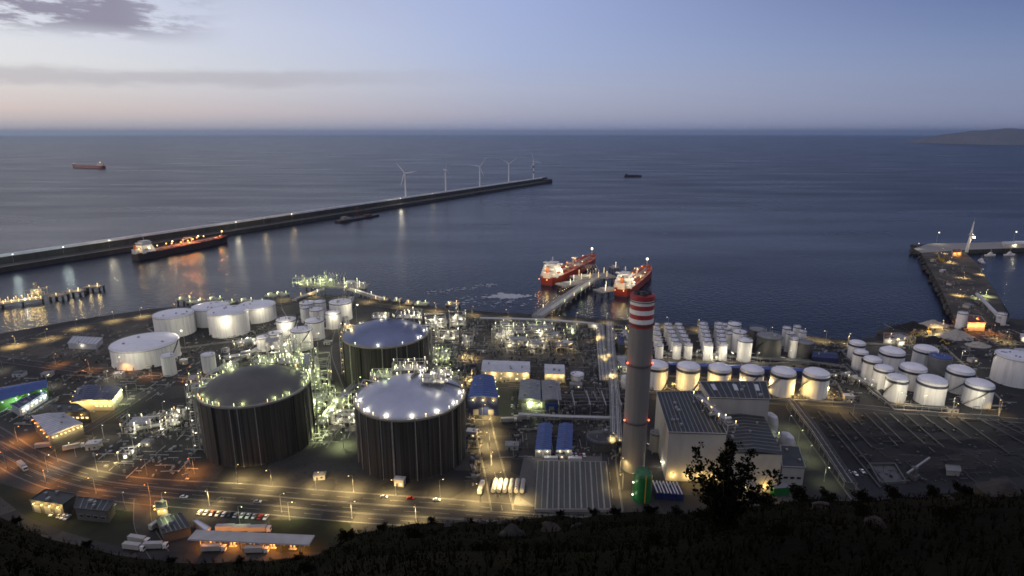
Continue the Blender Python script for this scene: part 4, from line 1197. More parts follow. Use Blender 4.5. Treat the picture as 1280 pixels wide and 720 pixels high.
pu = [  # px, py, width m, depth m, height, rot, lamps, colour, power, levels, vessels, label
    (655, 413, 62, 9, 9, 0, 18, 'green', 5000, 2, 5, 'long lit pipe rack nearest the shore road in the process area', 0),
    (655, 420, 64, 10, 10, 0, 20, 'white', 6000, 2, 6, 'second long lit rack of the process area', 0),
    (690, 428, 26, 16, 9, 0, 7, 'warm', 2500, 2, 4, 'dim process block at the service road end of the racks', 0),
    (628, 425, 22, 18, 11, 0, 10, 'white', 5000, 2, 5, 'lit vessel block at the tank end of the racks', 0),
    (648, 434, 34, 12, 9, 0, 12, 'white', 5000, 2, 5, 'lit skid row behind the long pale shed', 0),
    (672, 436, 20, 14, 8, 0, 6, 'white', 3000, 2, 4, 'small lit block behind the short pale shed', 0),
    (705, 438, 26, 14, 7, 0, 4, 'warm', 1500, 1, 4, 'dim flat process block beside the service road', 0),
    (715, 417, 12, 10, 8, 0, 4, 'green', 4000, 1, 2, 'small green lit pump block by the service road', 0),
    (545, 412, 22, 18, 15, .2, 14, 'white', 9000, 3, 5, 'bright white lit tower block just behind the far domed tank', 0),
    (572, 410, 18, 14, 17, .1, 13, 'white', 6000, 3, 4, 'tall bright white lit frame beside the tank road', 28),
    (560, 424, 22, 12, 8, .1, 6, 'white', 6000, 2, 3, 'lit block below the two bright frames', 0),
    (552, 452, 16, 16, 10, 0, 7, 'green', 6000, 2, 3, 'green lit pump block close behind the nearer domed tanks', 0),
    (585, 430, 10, 24, 8, 0, 5, 'white', 2500, 2, 3, 'narrow lit block along the tank road', 0),
    (372, 462, 26, 20, 22, .3, 20, 'green', 9000, 3, 5, 'tall lit pipe tower behind the dark domed tank', 34),
    (398, 484, 20, 26, 26, .2, 20, 'green', 9000, 4, 5, 'tallest yellow green lit pipe tower between the domed tanks', 36),
    (402, 515, 18, 24, 16, .1, 14, 'green', 8000, 3, 4, 'yellow lit pump deck on the ground between the domed tanks', 0),
    (350, 446, 22, 12, 18, .3, 12, 'white', 7000, 3, 3, 'lit frame behind the dark domed tank toward the small tanks', 0),
    (434, 528, 24, 14, 7, 0, 10, 'white', 5000, 2, 4, 'low lit pump row against the nearest domed tank', 0),
    (430, 508, 20, 12, 9, 0, 8, 'green', 5000, 2, 4, 'lit valve block behind the nearest domed tank', 0),
    (248, 510, 8, 10, 26, .3, 8, 'green', 5000, 4, 1, 'slim lit stair tower clinging to the dark domed tank', 0),
    (190, 534, 34, 14, 6, .2, 16, 'white', 6000, 1, 5, 'low brightly lit pump yard in the western paved yard', 0),
    (222, 530, 10, 14, 8, .2, 8, 'white', 4500, 2, 2, 'small white lit block beside the bright pump yard', 14),
    (162, 571, 10, 8, 5, .1, 7, 'white', 3500, 1, 2, 'small lit kiosk skid alone in the western paved yard', 0),
    (778, 430, 14, 40, 9, 0, 14, 'warm', 5000, 2, 5, 'lit pipe corridor block just beside the chimney head', 0),
    (780, 462, 12, 30, 8, 0, 10, 'white', 4500, 2, 4, 'lit skid row beside the middle of the chimney', 0),
    (795, 418, 20, 12, 6, 0, 7, 'warm', 5000, 1, 3, 'low yellow lit pump block near the quay behind the chimney', 0),
    (310, 432, 26, 10, 5, .6, 8, 'white', 2500, 1, 4, 'low lit manifold beside the small white tanks', 0),
    (300, 450, 34, 8, 5, .5, 9, 'white', 1800, 1, 4, 'low lit pipe track between silo and small tanks', 0),
    (446, 455, 12, 14, 6, 0, 5, 'warm', 3500, 1, 2, 'small lit valve station at the foot of the far domed tank', 0),
    (1125, 428, 26, 14, 6, .4, 4, 'warm', 3000, 1, 3, 'small lit skid behind the eastern tank park', 0),
    (890, 449, 14, 6, 5, 0, 3, 'white', 2500, 1, 2, 'white pump skid between the two silo rows', 0),
    (1070, 480, 8, 30, 5, .5, 4, 'white', 800, 1, 3, 'dim skid row along the front of the eastern park', 0),
    (968, 555, 6, 24, 6, .25, 3, 'green', 1500, 1, 2, 'dim pipe block beside the power station wall', 0),
]
for i, (x, y, w, d, h_, rot, nl, col, pw, lv, vs_, lab, tall) in enumerate(pu):
    process_unit(lab, P(x, y, 0), w, d, h_, rot, nl, col, 300 + i, lv, vs_, pw * .46, 2 if w > 14 else 1, tall=tall)

# ------------------------------------------------------------------ three concrete domed gas tanks
def gas_tank(label, x0, x1, yt, yb, wall, dome, seed, rimcol, rimpow, kit):
    c, r, h = solve(x0, x1, yt, yb)
    r_ = random.Random(seed)
    t = thing('gas_tank', label, 'gas tank', c, 0, 'huge concrete domed gas tanks')
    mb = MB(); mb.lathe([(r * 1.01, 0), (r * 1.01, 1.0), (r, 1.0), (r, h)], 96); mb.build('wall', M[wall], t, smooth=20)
    mb = MB(); mb.lathe([(r, h), (r * 1.022, h), (r * 1.022, h + 1.3), (r * .985, h + 1.3), (r * .985, h)], 96, close=False); mb.build('ring_beam', M['concrete_grey'], t)
    dh = r * .275
    Rs = (r * r + dh * dh) / (2 * dh)
    prof = []
    for k in range(16):
        q_ = r * .984 * (1 - k / 15); prof.append((max(q_, .01), h + .9 + math.sqrt(Rs * Rs - q_ * q_) - (Rs - dh)))
    mb = MB(); mb.lathe(prof, 96, close=False); dm = mb.build('dome', M[dome], t, smooth=40)
    zd = lambda q_: h + .9 + math.sqrt(Rs * Rs - q_ * q_) - (Rs - dh)
    for k in range(4):         # prestressing buttresses
        a = PI / 4 + k * PI / 2 + .35; mb = MB(); mb.box((r + .3) * math.cos(a), (r + .3) * math.sin(a), 0, 1.6, 3.4, h + .2, a); mb.build('buttress', M[wall], t)
    for k in range(22):        # rainwater and service pipes down the wall
        a = 2 * PI * k / 22 + r_.uniform(-.1, .1); mb = MB(); mb.beam(((r + .35) * math.cos(a), (r + .35) * math.sin(a), 0), ((r + .35) * math.cos(a), (r + .35) * math.sin(a), h), r_.choice([.35, .5, .9])); mb.build('wall_pipe', M[r_.choice(['darksteel', 'concrete_grey', 'steel'])], t)
    mb = MB(); nn = 64
    for zz in (.6, 1.2): mb.arc(r * 1.012, h + 1.3 + zz, 0, 2 * PI, nn, .1, .1)
    for k in range(nn): a = 2 * PI * k / nn; mb.beam((r * 1.012 * math.cos(a), r * 1.012 * math.sin(a), h + 1.3), (r * 1.012 * math.cos(a), r * 1.012 * math.sin(a), h + 2.5), .1)
    mb.build('guard_rail_frame', M['steel'], t)
    nlm = kit['nrim']
    for k in range(nlm):
        if r_.random() < .16: continue
        a = 2 * PI * (k + .3) / nlm
        x, y = r * .985 * math.cos(a), r * .985 * math.sin(a)
        mb = MB(); mb.beam((x, y, h + 1), (x, y, h + 3.2), .15); mb.ball((x, y, h + 3.2), kit['rsize'] * r_.uniform(.55, 1.3), 8, 5); mb.build('rim_lamp', M['em_' + (rimcol if r_.random() < .7 else 'warm')], t)
        if k % kit['every'] == 0: light(t, (x * .955, y * .955, h + 3.6), rimcol, rimpow, .5)
    # radial walkway from rim to crown, with pipes
    for (a, q0, q1) in kit['walks']:
        mb = MB(); k_ = 12
        for i in range(k_):
            qa, qb = q0 + (q1 - q0) * i / k_, q0 + (q1 - q0) * (i + 1) / k_
            pa = Vector((math.cos(a) * qa * r, math.sin(a) * qa * r, zd(qa * r) + 1.0)); pb = Vector((math.cos(a) * qb * r, math.sin(a) * qb * r, zd(qb * r) + 1.0))
            mb.beam(pa, pb, 2.2, .3)
            s_ = Vector((-math.sin(a), math.cos(a), 0))
            for e in (-1.1, 1.1):
                mb.beam(pa + s_ * e + Vector((0, 0, 1.1)), pb + s_ * e + Vector((0, 0, 1.1)), .1)
                mb.beam(pa + s_ * e, pa + s_ * e + Vector((0, 0, 1.1)), .1)
            mb.beam(pa - Vector((0, 0, 1.2)), pa, .25)
        mb.build('walkway_frame', M['darksteel'], dm)
    # equipment platforms standing on the dome
    for (ax, q_, w, d, hh, nl, col) in kit['plat']:
        x, y = math.cos(ax) * q_ * r, math.sin(ax) * q_ * r; z0 = zd(q_ * r)
        mb = MB()
        for i in range(4):
            for j in range(3):
                px_, py_ = x + (i / 3 - .5) * w, y + (j / 2 - .5) * d
                mb.beam((px_, py_, z0 - 3), (px_, py_, z0 + hh), .35)
        for lv in (.45, 1):
            for j in range(3): mb.beam((x - w / 2, y + (j / 2 - .5) * d, z0 + hh * lv), (x + w / 2, y + (j / 2 - .5) * d, z0 + hh * lv), .3)
            for i in range(4): mb.beam((x + (i / 3 - .5) * w, y - d / 2, z0 + hh * lv), (x + (i / 3 - .5) * w, y + d / 2, z0 + hh * lv), .3)
        pl = mb.build('platform_frame', M['steel'], dm)
        mb = MB(); mb.box(x, y, z0 + hh * .45 + .2, w * .96, d * .96, .15); mb.build('deck_grating', M['steel'], pl)
        for k in range(3):
            mb = MB(); px_, py_ = x + r_.uniform(-.4, .4) * w, y + r_.uniform(-.4, .4) * d; mb.lathe([(.7, z0 - 1), (.7, z0 + hh * .9), (.2, z0 + hh * 1.05)], 10, (px_, py_, 0)); mb.build('pump_column', M['pipe'], pl)
        for k in range(nl):
            px_, py_ = x + r_.uniform(-.6, .6) * w, y + r_.uniform(-.6, .6) * d; zz = z0 + hh * r_.uniform(.5, 1.25)
            mb = MB(); mb.beam((px_, py_, zz - 2), (px_, py_, zz), .12); mb.ball((px_, py_, zz), r_.uniform(.15, .36), 8, 5); mb.build('floodlight', M['em_' + (col if r_.random() < .7 else 'white')], pl)
        light(t, (x, y, z0 + hh + 1.5), col, 1500, .6); light(t, (x + w * .4, y - d * .5, z0 + hh * .7), col, 1000, .6)
    # pipe bundle climbing the wall and a lit stair tower
    for (a, col, nl) in kit['risers']:
        x, y = math.cos(a), math.sin(a); s_ = Vector((-y, x, 0)); mb = MB()
        base = Vector((x * (r + 3), y * (r + 3), 0))
        for e, f_ in ((-2.2, 0), (2.2, 0), (-2.2, 4.5), (2.2, 4.5)):
            q_ = base + s_ * e + Vector((x, y, 0)) * f_; mb.beam(q_, q_ + Vector((0, 0, h + 5)), .35)
        for k in range(int(h / 4) + 1):
            z = Vector((0, 0, 4.0 * k + 2)); 
            a0, a1, a2, a3 = base + s_ * -2.2 + z, base + s_ * 2.2 + z, base + s_ * 2.2 + Vector((x, y, 0)) * 4.5 + z, base + s_ * -2.2 + Vector((x, y, 0)) * 4.5 + z
            for p0, p1 in ((a0, a1), (a1, a2), (a2, a3), (a3, a0)): mb.beam(p0, p1, .25)
            mb.beam(a0 if k % 2 else a1, (a1 if k % 2 else a0) + Vector((0, 0, 4)), .9, .2)
        tw = mb.build('stair_tower_frame', M['steel'], t)
        for e in (-3.4, 3.4):
            mb = MB(); q_ = base + s_ * e; mb.tube([q_, q_ + Vector((0, 0, h + 4)), q_ + Vector((0, 0, h + 4)) - Vector((x, y, 0)) * 9], .45, 8); mb.build('riser_pipe', M['pipe'], tw)
        for k in range(nl):
            zz = 2 + (h + 4) * k / max(1, nl - 1); q_ = base + s_ * r_.uniform(-2.4, 2.4) + Vector((x, y, 0)) * r_.uniform(1, 5) + Vector((0, 0, zz))
            mb = MB(); mb.ball(q_, r_.uniform(.2, .4), 8, 5); mb.beam(q_, q_ - Vector((x, y, 0)) * .8, .15); mb.build('floodlight', M['em_' + col], tw)
        for zz in (.25, .6, .92): light(t, base + Vector((x, y, 0)) * 5.5 + Vector((0, 0, h * zz)), col, 900, .6)
    return t, c, r, h
GT = {}
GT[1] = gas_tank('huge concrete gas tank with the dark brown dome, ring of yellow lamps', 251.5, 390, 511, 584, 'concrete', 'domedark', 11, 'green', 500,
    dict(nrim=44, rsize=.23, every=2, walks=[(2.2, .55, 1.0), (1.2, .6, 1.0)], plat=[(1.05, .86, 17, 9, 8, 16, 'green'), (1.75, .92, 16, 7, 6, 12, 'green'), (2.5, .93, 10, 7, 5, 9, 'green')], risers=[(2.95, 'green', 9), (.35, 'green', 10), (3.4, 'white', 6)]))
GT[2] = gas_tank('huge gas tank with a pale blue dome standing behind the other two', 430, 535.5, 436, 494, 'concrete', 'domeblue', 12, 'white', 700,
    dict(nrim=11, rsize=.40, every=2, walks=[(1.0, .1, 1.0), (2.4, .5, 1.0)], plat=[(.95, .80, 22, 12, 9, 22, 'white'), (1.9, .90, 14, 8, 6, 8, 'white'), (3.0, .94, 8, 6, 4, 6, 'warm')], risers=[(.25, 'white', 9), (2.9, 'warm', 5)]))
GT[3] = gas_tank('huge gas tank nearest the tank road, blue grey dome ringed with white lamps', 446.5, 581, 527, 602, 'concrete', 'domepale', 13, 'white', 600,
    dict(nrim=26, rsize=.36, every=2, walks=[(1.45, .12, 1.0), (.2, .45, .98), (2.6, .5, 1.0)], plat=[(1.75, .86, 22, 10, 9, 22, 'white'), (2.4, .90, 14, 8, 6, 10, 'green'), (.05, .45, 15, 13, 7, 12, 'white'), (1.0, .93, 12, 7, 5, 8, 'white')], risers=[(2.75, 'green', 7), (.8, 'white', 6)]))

# ------------------------------------------------------------------ striped chimney
c, r, h = solve(782, 812, 372, 592)
t = thing('chimney', 'tall grey concrete chimney with red and white bands round its top', 'chimney', c)
zb = [(0, .80, 'chimney', 'shaft')]
mb = MB(); mb.lathe([(r * 1.03, 0), (r * 1.0, h * .3), (r * .985, h * .83)], 64); mb.build('shaft', M['chimney'], t, smooth=40)
nb = 7
for k in range(nb):
    z0, z1 = h * (.83 + .17 * k / nb), h * (.83 + .17 * (k + 1) / nb)
    mb = MB(); mb.lathe([(r * .987, z0), (r * .987, z1)], 64, close=(k == nb - 1)); mb.build('painted_band', M['red' if k % 2 == 0 else 'whiteband'], t, smooth=40)
for zz in (.62, .29, .845, .97):
    mb = MB(); mb.ring(r * .99, r * 1.12, h * zz, h * zz + .25, 48); mb.arc(r * 1.11, h * zz + 1.3, 0, 2 * PI, 40, .09, .09)
    for k in range(40): a = 2 * PI * k / 40; mb.beam((r * 1.11 * math.cos(a), r * 1.11 * math.sin(a), h * zz), (r * 1.11 * math.cos(a), r * 1.11 * math.sin(a), h * zz + 1.3), .07)
    mb.build('gallery_frame', M['darksteel'], t)
for (ax, ay) in ((-.42, .12), (.42, .12), (0, -.42)):
    mb = MB(); mb.lathe([(r * .33, h - .5), (r * .33, h + 1.8), (r * .27, h + 1.8), (r * .27, h + .2)], 20, (ax * r, ay * r, 0)); mb.build('flue', M['darksteel'], t, smooth=30)
for zz in (.62, .29):
    for a in (-2.72, -.42):
        mb = MB(); mb.ball((r * 1.13 * math.cos(a), r * 1.13 * math.sin(a), h * zz + 1.6), .62, 8, 6); mb.build('warning_lamp', M['em_red'], t)
        light(t, (r * 1.25 * math.cos(a), r * 1.25 * math.sin(a), h * zz + 1.6), 'red', 250, .4)
mb = MB(); mb.beam((r * 1.0, -.2, 2), (r * .99, -.2, h * .97), .5); mb.build('ladder_frame', M['steel'], t)
light(t, (-r * 1.2, -r * 1.9, 6), 'gold', 1800, .6)
# ------------------------------------------------------------------ buildings
def building(name, label, cat, roof_px, h, wall, roof, group=None, kind='flat', ribs=0, lit=(), windows=(), doors=(), vents=3, seed=0, parapet=.5, skylights=0, gable_axis=0, z0=0.0, litpow=1500, lz=.86):
    """roof_px: four eave corners in order far-left, far-right, near-right, near-left, standing h above the ground.
    lit: (side, count, colour) wall lamps; windows: (side, count, z, lit?); doors: (side, count)."""
    r_ = random.Random(seed)
    pts = [P(x, y, z0 + h) for x, y in roof_px]
    c = sum(pts, Vector()) / 4; c.z = z0
    q = [Vector((p.x - c.x, p.y - c.y, 0)) for p in pts]
    t = thing(name, label, cat, c, 0, group)
    mb = MB()
    for i in range(4):
        a, b = q[i], q[(i + 1) % 4]; mb.quad((a.x, a.y, 0), (b.x, b.y, 0), (b.x, b.y, h), (a.x, a.y, h))
    mb.build('wall', M[wall], t)
    L_ = lambda i, u, z, out=0.0: (lambda a, b: a.lerp(b, u) + Vector((0, 0, z)) + Vector(((a - b).normalized().y, -(a - b).normalized().x, 0)) * -out)(q[i], q[(i + 1) % 4])
    cen = Vector((0, 0, 0))
    def outward(i):
        a, b = q[i], q[(i + 1) % 4]; d = (b - a).normalized(); n_ = Vector((d.y, -d.x, 0))
        return n_ if n_.dot((a + b) / 2) > 0 else -n_
    e = [v * (1 + .5 / max(v.length, 1)) for v in q]
    if kind == 'flat':
        mb = MB()
        mb.add([(v.x, v.y, h + .02) for v in e] + [(v.x, v.y, h + .5) for v in e], [(0, 1, 2, 3), (4, 5, 6, 7)] + [(i, (i + 1) % 4, 4 + (i + 1) % 4, 4 + i) for i in range(4)])
        rf = mb.build('roof', M[roof], t)
        ztop = h + .5
        hz = lambda u, v: ztop
    else:
        # gable: ridge joins the middles of two opposite sides
        rise = kind if isinstance(kind, float) else 2.0
        a, b = (0, 1) if gable_axis == 0 else (1, 2)
        m0 = (e[a] + e[b]) / 2 + Vector((0, 0, h + rise)); m1 = (e[(a + 2) % 4] + e[(b + 2) % 4]) / 2 + Vector((0, 0, h + rise))
        E = [Vector((v.x, v.y, h + .02)) for v in e]
        mb = MB()
        A_, B_, C_, D_ = E[a], E[b], E[(a + 2) % 4], E[(b + 2) % 4]
        mb.add([A_, B_, C_, D_, m0, m1], [(1, 2, 5, 4), (3, 0, 4, 5), (0, 1, 4), (2, 3, 5), (0, 3, 2, 1)])
        rf = mb.build('roof', M[roof], t); ztop = h + rise
        hz = lambda u, v: h + rise * (1 - abs((u if gable_axis == 0 else v) - .5) * 2)
    bil = lambda u, v: (e[0].lerp(e[1], u)).lerp(e[3].lerp(e[2], u), v)
    if ribs:
        mb = MB()
        for k in range(1, ribs):
            f_ = k / ribs
            if gable_axis == 0 and kind != 'flat':
                for u0, u1 in ((.0, .5), (.5, 1)):
                    a, b = bil(u0, f_), bil(u1, f_); mb.beam(a + Vector((0, 0, hz(u0, f_) + .06)), b + Vector((0, 0, hz(u1, f_) + .08)), .42, .18)
            else:
                a, b = bil(f_, .01), bil(f_, .99); mb.beam(a + Vector((0, 0, hz(f_, 0) + .06)), b + Vector((0, 0, hz(f_, 1) + .08)), .42, .18)
        mb.build('roof_seam', M['greysheet' if roof != 'greysheet' else 'steel'], rf)
    if parapet and kind == 'flat':
        mb = MB()
        for i in range(4): mb.beam(e[i] + Vector((0, 0, h + .5 + parapet / 2)), e[(i + 1) % 4] + Vector((0, 0, h + .5 + parapet / 2)), .3, parapet)
        mb.build('parapet', M[wall], rf)
    for k in range(vents):
        u, v = r_.uniform(.12, .88), r_.uniform(.15, .85); p_ = bil(u, v); mb = MB(); z = hz(u, v)
        if r_.random() < .5: mb.box(p_.x, p_.y, z - .3, r_.uniform(1.2, 2.6), r_.uniform(1.2, 2.6), r_.uniform(1.2, 2.0))
        else: mb.cyl(p_.x, p_.y, z - .3, z + 1.2, .55, 10); mb.cyl(p_.x, p_.y, z + 1.2, z + 1.5, .85, 10)
        mb.build('roof_vent', M['steel'], rf)
    for k in range(skylights):
        u = (k + .5) / skylights; a, b = bil(u, .2), bil(u, .55); mb = MB(); mb.beam(a + Vector((0, 0, hz(u, .3) + .3)), b + Vector((0, 0, hz(u, .5) + .3)), 2.6, .5); mb.build('skylight', M['palesheet'], rf)
    for (i, n, z, on) in windows:
        o_ = outward(i); ln = (q[(i + 1) % 4] - q[i]).length
        for k in range(n):
            u = (k + .7) / (n + .4); w_ = min(2.4, ln / n * .55)
            d = (q[(i + 1) % 4] - q[i]).normalized(); p_ = q[i].lerp(q[(i + 1) % 4], u) + Vector((0, 0, z))
            mb = MB(); mb.beam(p_ - d * (w_ / 2 + .12) + o_ * .05, p_ + d * (w_ / 2 + .12) + o_ * .05, .24, 1.7); wf = mb.build('window', M['steel'], t)
            mb = MB(); mb.beam(p_ - d * w_ / 2 + o_ * .14, p_ + d * w_ / 2 + o_ * .14, .12, 1.4); mb.build('pane', M['em_window' if on else 'glass'], wf)
    for (i, n) in doors:
        o_ = outward(i); d = (q[(i + 1) % 4] - q[i]).normalized()
        for k in range(n):
            p_ = q[i].lerp(q[(i + 1) % 4], (k + .5) / n) + Vector((0, 0, min(2.4, h * .36)))
            mb = MB(); mb.beam(p_ - d * 2 + o_ * .06, p_ + d * 2 + o_ * .06, .22, min(4.6, h * .7)); mb.build('door', M['steel'], t)
    for (i, n, col) in lit:
        o_ = outward(i)
        for k in range(n):
            u = (k + .5) / n; p_ = q[i].lerp(q[(i + 1) % 4], u) + Vector((0, 0, h * lz)) + o_ * 1.0
            mb = MB(); mb.beam(p_ - o_ * 1.0, p_, .15); mb.ball(p_, .34, 8, 5); mb.build('wall_lamp', M['em_' + col], t)
            if k % max(1, n // 3) == 0: light(t, p_ + o_ * 1.1 + Vector((0, 0, -.6)), col, litpow * .6, .5)
    return t

# power station
building('turbine_hall', 'tall cream walled power station hall with dark ribbed roof beside the chimney', 'power station', [(821, 491), (880, 490), (908, 543), (836, 541)], 33, 'wallgrey', 'darksheet', ribs=13, windows=[(2, 0, 4, False)], lit=[(3, 2, 'white'), (2, 4, 'gold')], vents=9, seed=1, skylights=0, litpow=2400, lz=.14)
building('boiler_house', 'highest dark roofed block of the power station with pale skylights', 'power station', [(875, 478), (957, 478), (962, 500), (888, 498)], 38, 'wallgrey', 'darksheet', ribs=10, vents=4, skylights=3, seed=2)
building('machine_hall', 'long lower power station hall with dark stepped roof facing the slope', 'power station', [(892, 503), (946, 503), (978, 568), (914, 566)], 26, 'cream', 'darksheet', ribs=16, kind=1.6, lit=[(2, 2, 'gold')], vents=6, seed=3, litpow=1800, lz=.2)
building('annex', 'small low grey annex at the near corner of the power station', 'power station', [(976, 558), (998, 560), (1006, 585), (978, 584)], 12, 'wallgrey', 'darksheet', vents=2, seed=4, windows=[(2, 3, 5, False)])
# lit pipe gallery along the gap between the halls
process_unit('lit pipe gallery squeezed between the two power station halls', P(891, 520, 33), 5, 44, 5, .18, 7, 'warm', 77, 1, 2, 500, 1, lampsize=.4)
def silo_blob(label, x0, x1, yt, yb, seed):
    c, r, h = solve(x0, x1, yt, yb)
    t = thing('air_intake', label, 'intake duct', c, R(15), 'pale rounded ducts beside the power station')
    mb = MB(); mb.lathe([(r * .8, 0), (r * .85, h * .7), (r * .7, h * .92), (r * .3, h), (.05, h * 1.01)], 24); mb.v = [(v[0], v[1] * 1.9, v[2]) for v in mb.v]; mb.build('casing', M['palesheet'], t, smooth=40)
    mb = MB(); 
    for zz in (.25, .55): mb.lathe([(r * .86, h * zz), (r * .9, h * zz + .3), (r * .86, h * zz + .6)], 24, close=False)
    mb.v = [(v[0], v[1] * 1.9, v[2]) for v in mb.v]; mb.build('stiffener_rib', M['steel'], t)
silo_blob('pale rounded duct against the rear of the machine hall', 956, 971, 520, 545, 1)
silo_blob('pale rounded duct against the front of the machine hall', 975, 991, 545, 575, 2)
tank_px('short pale tank tucked between chimney and power station', 'station side tanks', 812, 828, 545, 566, style='cone', wall='concrete_grey', roof='greysheet', seed=81, stairs=False)

# sheds of the process area
building('long_shed', 'long pale roofed shed in front of the lit process racks', 'shed', [(604, 450), (662, 452), (662, 466), (602, 464)], 9, 'cream', 'palesheet', kind=1.4, gable_axis=1, ribs=12, lit=[(2, 6, 'warm')], windows=[(2, 6, 3, True)], vents=4, seed=5, litpow=2600)
building('switch_house', 'short pale roofed shed right of the long pale one', 'shed', [(681, 455), (705, 456), (706, 468), (681, 467)], 8, 'cream', 'palesheet', kind=1.2, gable_axis=1, ribs=6, lit=[(2, 3, 'warm')], vents=2, seed=6, doors=[(2, 2)], litpow=1800)
building('blue_hall', 'big blue sheet metal hall standing beside the tank road', 'hall', [(592, 470), (617, 470), (623, 497), (585, 496)], 15, 'deepblue', 'bluesheet', kind=1.5, gable_axis=0, ribs=10, lit=[(1, 3, 'green'), (2, 3, 'gold')], vents=2, seed=7, doors=[(2, 2)], litpow=3500)
building('grey_shed', 'dark grey ribbed shed with lilac side roof next to the blue hall', 'shed', [(651, 475), (675, 476), (676, 500), (648, 499)], 8, 'walldark', 'greysheet', kind=1.4, gable_axis=0, ribs=10, lit=[(2, 1, 'green')], vents=3, seed=8, doors=[(2, 2)], litpow=3500)
building('grey_shed', 'dark grey ribbed shed standing next to the blue tarpaulin kiosk', 'shed', [(677, 476), (699, 477), (702, 500), (678, 500)], 8, 'walldark', 'greysheet', kind=1.4, gable_axis=0, ribs=10, vents=2, seed=9)
building('kiosk', 'bright blue kiosk between the grey shed and the switchyard', 'kiosk', [(682, 501), (696, 501), (697, 506), (682, 506)], 5, 'bluesheet', 'bluesheet', vents=1, seed=10, doors=[(2, 1)])
building('store_hut', 'little white lit hut before the dark grey sheds', 'hut', [(660, 500), (678, 500), (679, 504), (659, 504)], 5, 'cream', 'palesheet', lit=[(2, 2, 'green')], vents=1, seed=11, doors=[(2, 1)], litpow=3000)
for i, (x0, x1, lab) in enumerate([(671, 690, 'long bright blue roofed shed nearest the tank road'), (697, 716, 'long bright blue roofed shed nearest the dark round pond')]):
    building('blue_shed', lab, 'shed', [(x0 + 2, 530), (x1, 530), (x1 - 1, 562), (x0 - 2, 562)], 6, 'palesheet', 'bluesheet', group='twin blue roofed sheds', kind=1.2, gable_axis=0, ribs=14, vents=0, seed=12 + i, lit=[(2, 2, 'white')], doors=[(2, 2)], litpow=300)
t, c_, r__ = None, *solve(733, 770, 549, 566)[:2]
tank(label='wide dark low tank with a flat cone roof by the striped yard', group='grey tanks', c=c_, r=r__, h=6, style='cone', wall='walldark', roof='darksheet', seed=82, stairs=False)
tank_px('squat white ring tank with an open dark top beside the switchyard', 'open topped tanks', 713, 730, 471, 477, style='flat', wall='white', roof='roofwhite', seed=83, stairs=False)
tank_px('round white tank at the foot of the corridor skids by the chimney', 'open topped tanks', 776, 789, 474, 487, style='flat', seed=84, stairs=False)
# switchyard
c = P(735, 510, 0)
t = thing('switchyard', 'dark fenced switchyard with steel gantries beside the chimney', 'switchyard', c)
mb = MB(); mb.box(0, 0, 0, 62, 34, .35); mb.build('gravel_bed', M['darkyard'], t)
for k in range(5):
    mb = MB(); x = -24 + k * 12
    for y in (-13, 0, 13): mb.beam((x, y, .3), (x, y, 9), .45)
    mb.beam((x, -13, 9), (x, 13, 9), .6); mb.beam((x, -13, 7.6), (x, 13, 7.6), .3)
    for y in range(-12, 13, 3): mb.beam((x, y, 7.6), (x, y + 1.5, 9), .15)
    mb.build('gantry_frame', M['steel'], t)
for y in (-9, -3, 3, 9):
    mb = MB(); mb.tube([(-24, y, 7.4), (-12, y, 7.0), (0, y, 7.4), (12, y, 7.0), (24, y, 7.4)], .12, 5); mb.build('busbar', M['steel'], t)
for k in range(6):
    mb = MB(); x, y = -18 + (k % 3) * 14, -7 + (k // 3) * 13; mb.box(x, y, .3, 3.6, 2.6, 3); mb.cyl(x - 1, y, 3.3, 4.8, .3, 8); mb.cyl(x + 1, y, 3.3, 4.8, .3, 8); mb.box(x, y - 1.7, .5, 3.2, .5, 2.2); mb.build('transformer', M['walldark'], t)
mb = MB()
for (x0, y0, x1, y1) in ((-31, -17, 31, -17), (31, -17, 31, 17), (31, 17, -31, 17), (-31, 17, -31, -17)):
    n_ = 14
    for k in range(n_): mb.beam((x0 + (x1 - x0) * k / n_, y0 + (y1 - y0) * k / n_, 0), (x0 + (x1 - x0) * k / n_, y0 + (y1 - y0) * k / n_, 2.6), .12)
    for z in (1.3, 2.5): mb.beam((x0, y0, z), (x1, y1, z), .08)
mb.build('fence_frame', M['steel'], t)

# striped covered reservoir
pts = [P(672, 578, 0), P(758, 580, 0), P(764, 640, 0), P(668, 640, 0)]
c = sum(pts, Vector()) / 4
t = thing('covered_reservoir', 'broad grey green covered reservoir striped lengthwise before the chimney', 'reservoir', c)
q_ = [p - c for p in pts]
mb = MB(); mb.prism(q_, 0, 1.8); mb.build('basin_wall', M['concrete_grey'], t)
M['cover'] = mat('grey_green_cover', (.075, .082, .068), .7, var=.35, scale=.3, stretch=(1, .08, 1))
q2 = [v * .975 for v in q_]
mb = MB(); mb.add([(v.x, v.y, 1.83) for v in q2], [(0, 1, 2, 3)]); mb.build('cover_sheet', M['cover'], t)
mb = MB()
for k in range(1, 13):
    u = k / 13; a, b = q2[0].lerp(q2[1], u), q2[3].lerp(q2[2], u); mb.beam(a + Vector((0, 0, 1.95)), b + Vector((0, 0, 1.95)), .45 if k % 2 else .9, .25)
mb.build('seam_rib', M['concrete_grey'], t)
for k in range(2):
    mb = MB(); a = q_[0].lerp(q_[1], .2 + .35 * k); mb.box(a.x, a.y + 3, 0, 9, 2.6, 2.6); mb.build('valve_box', M['palesheet'], t)

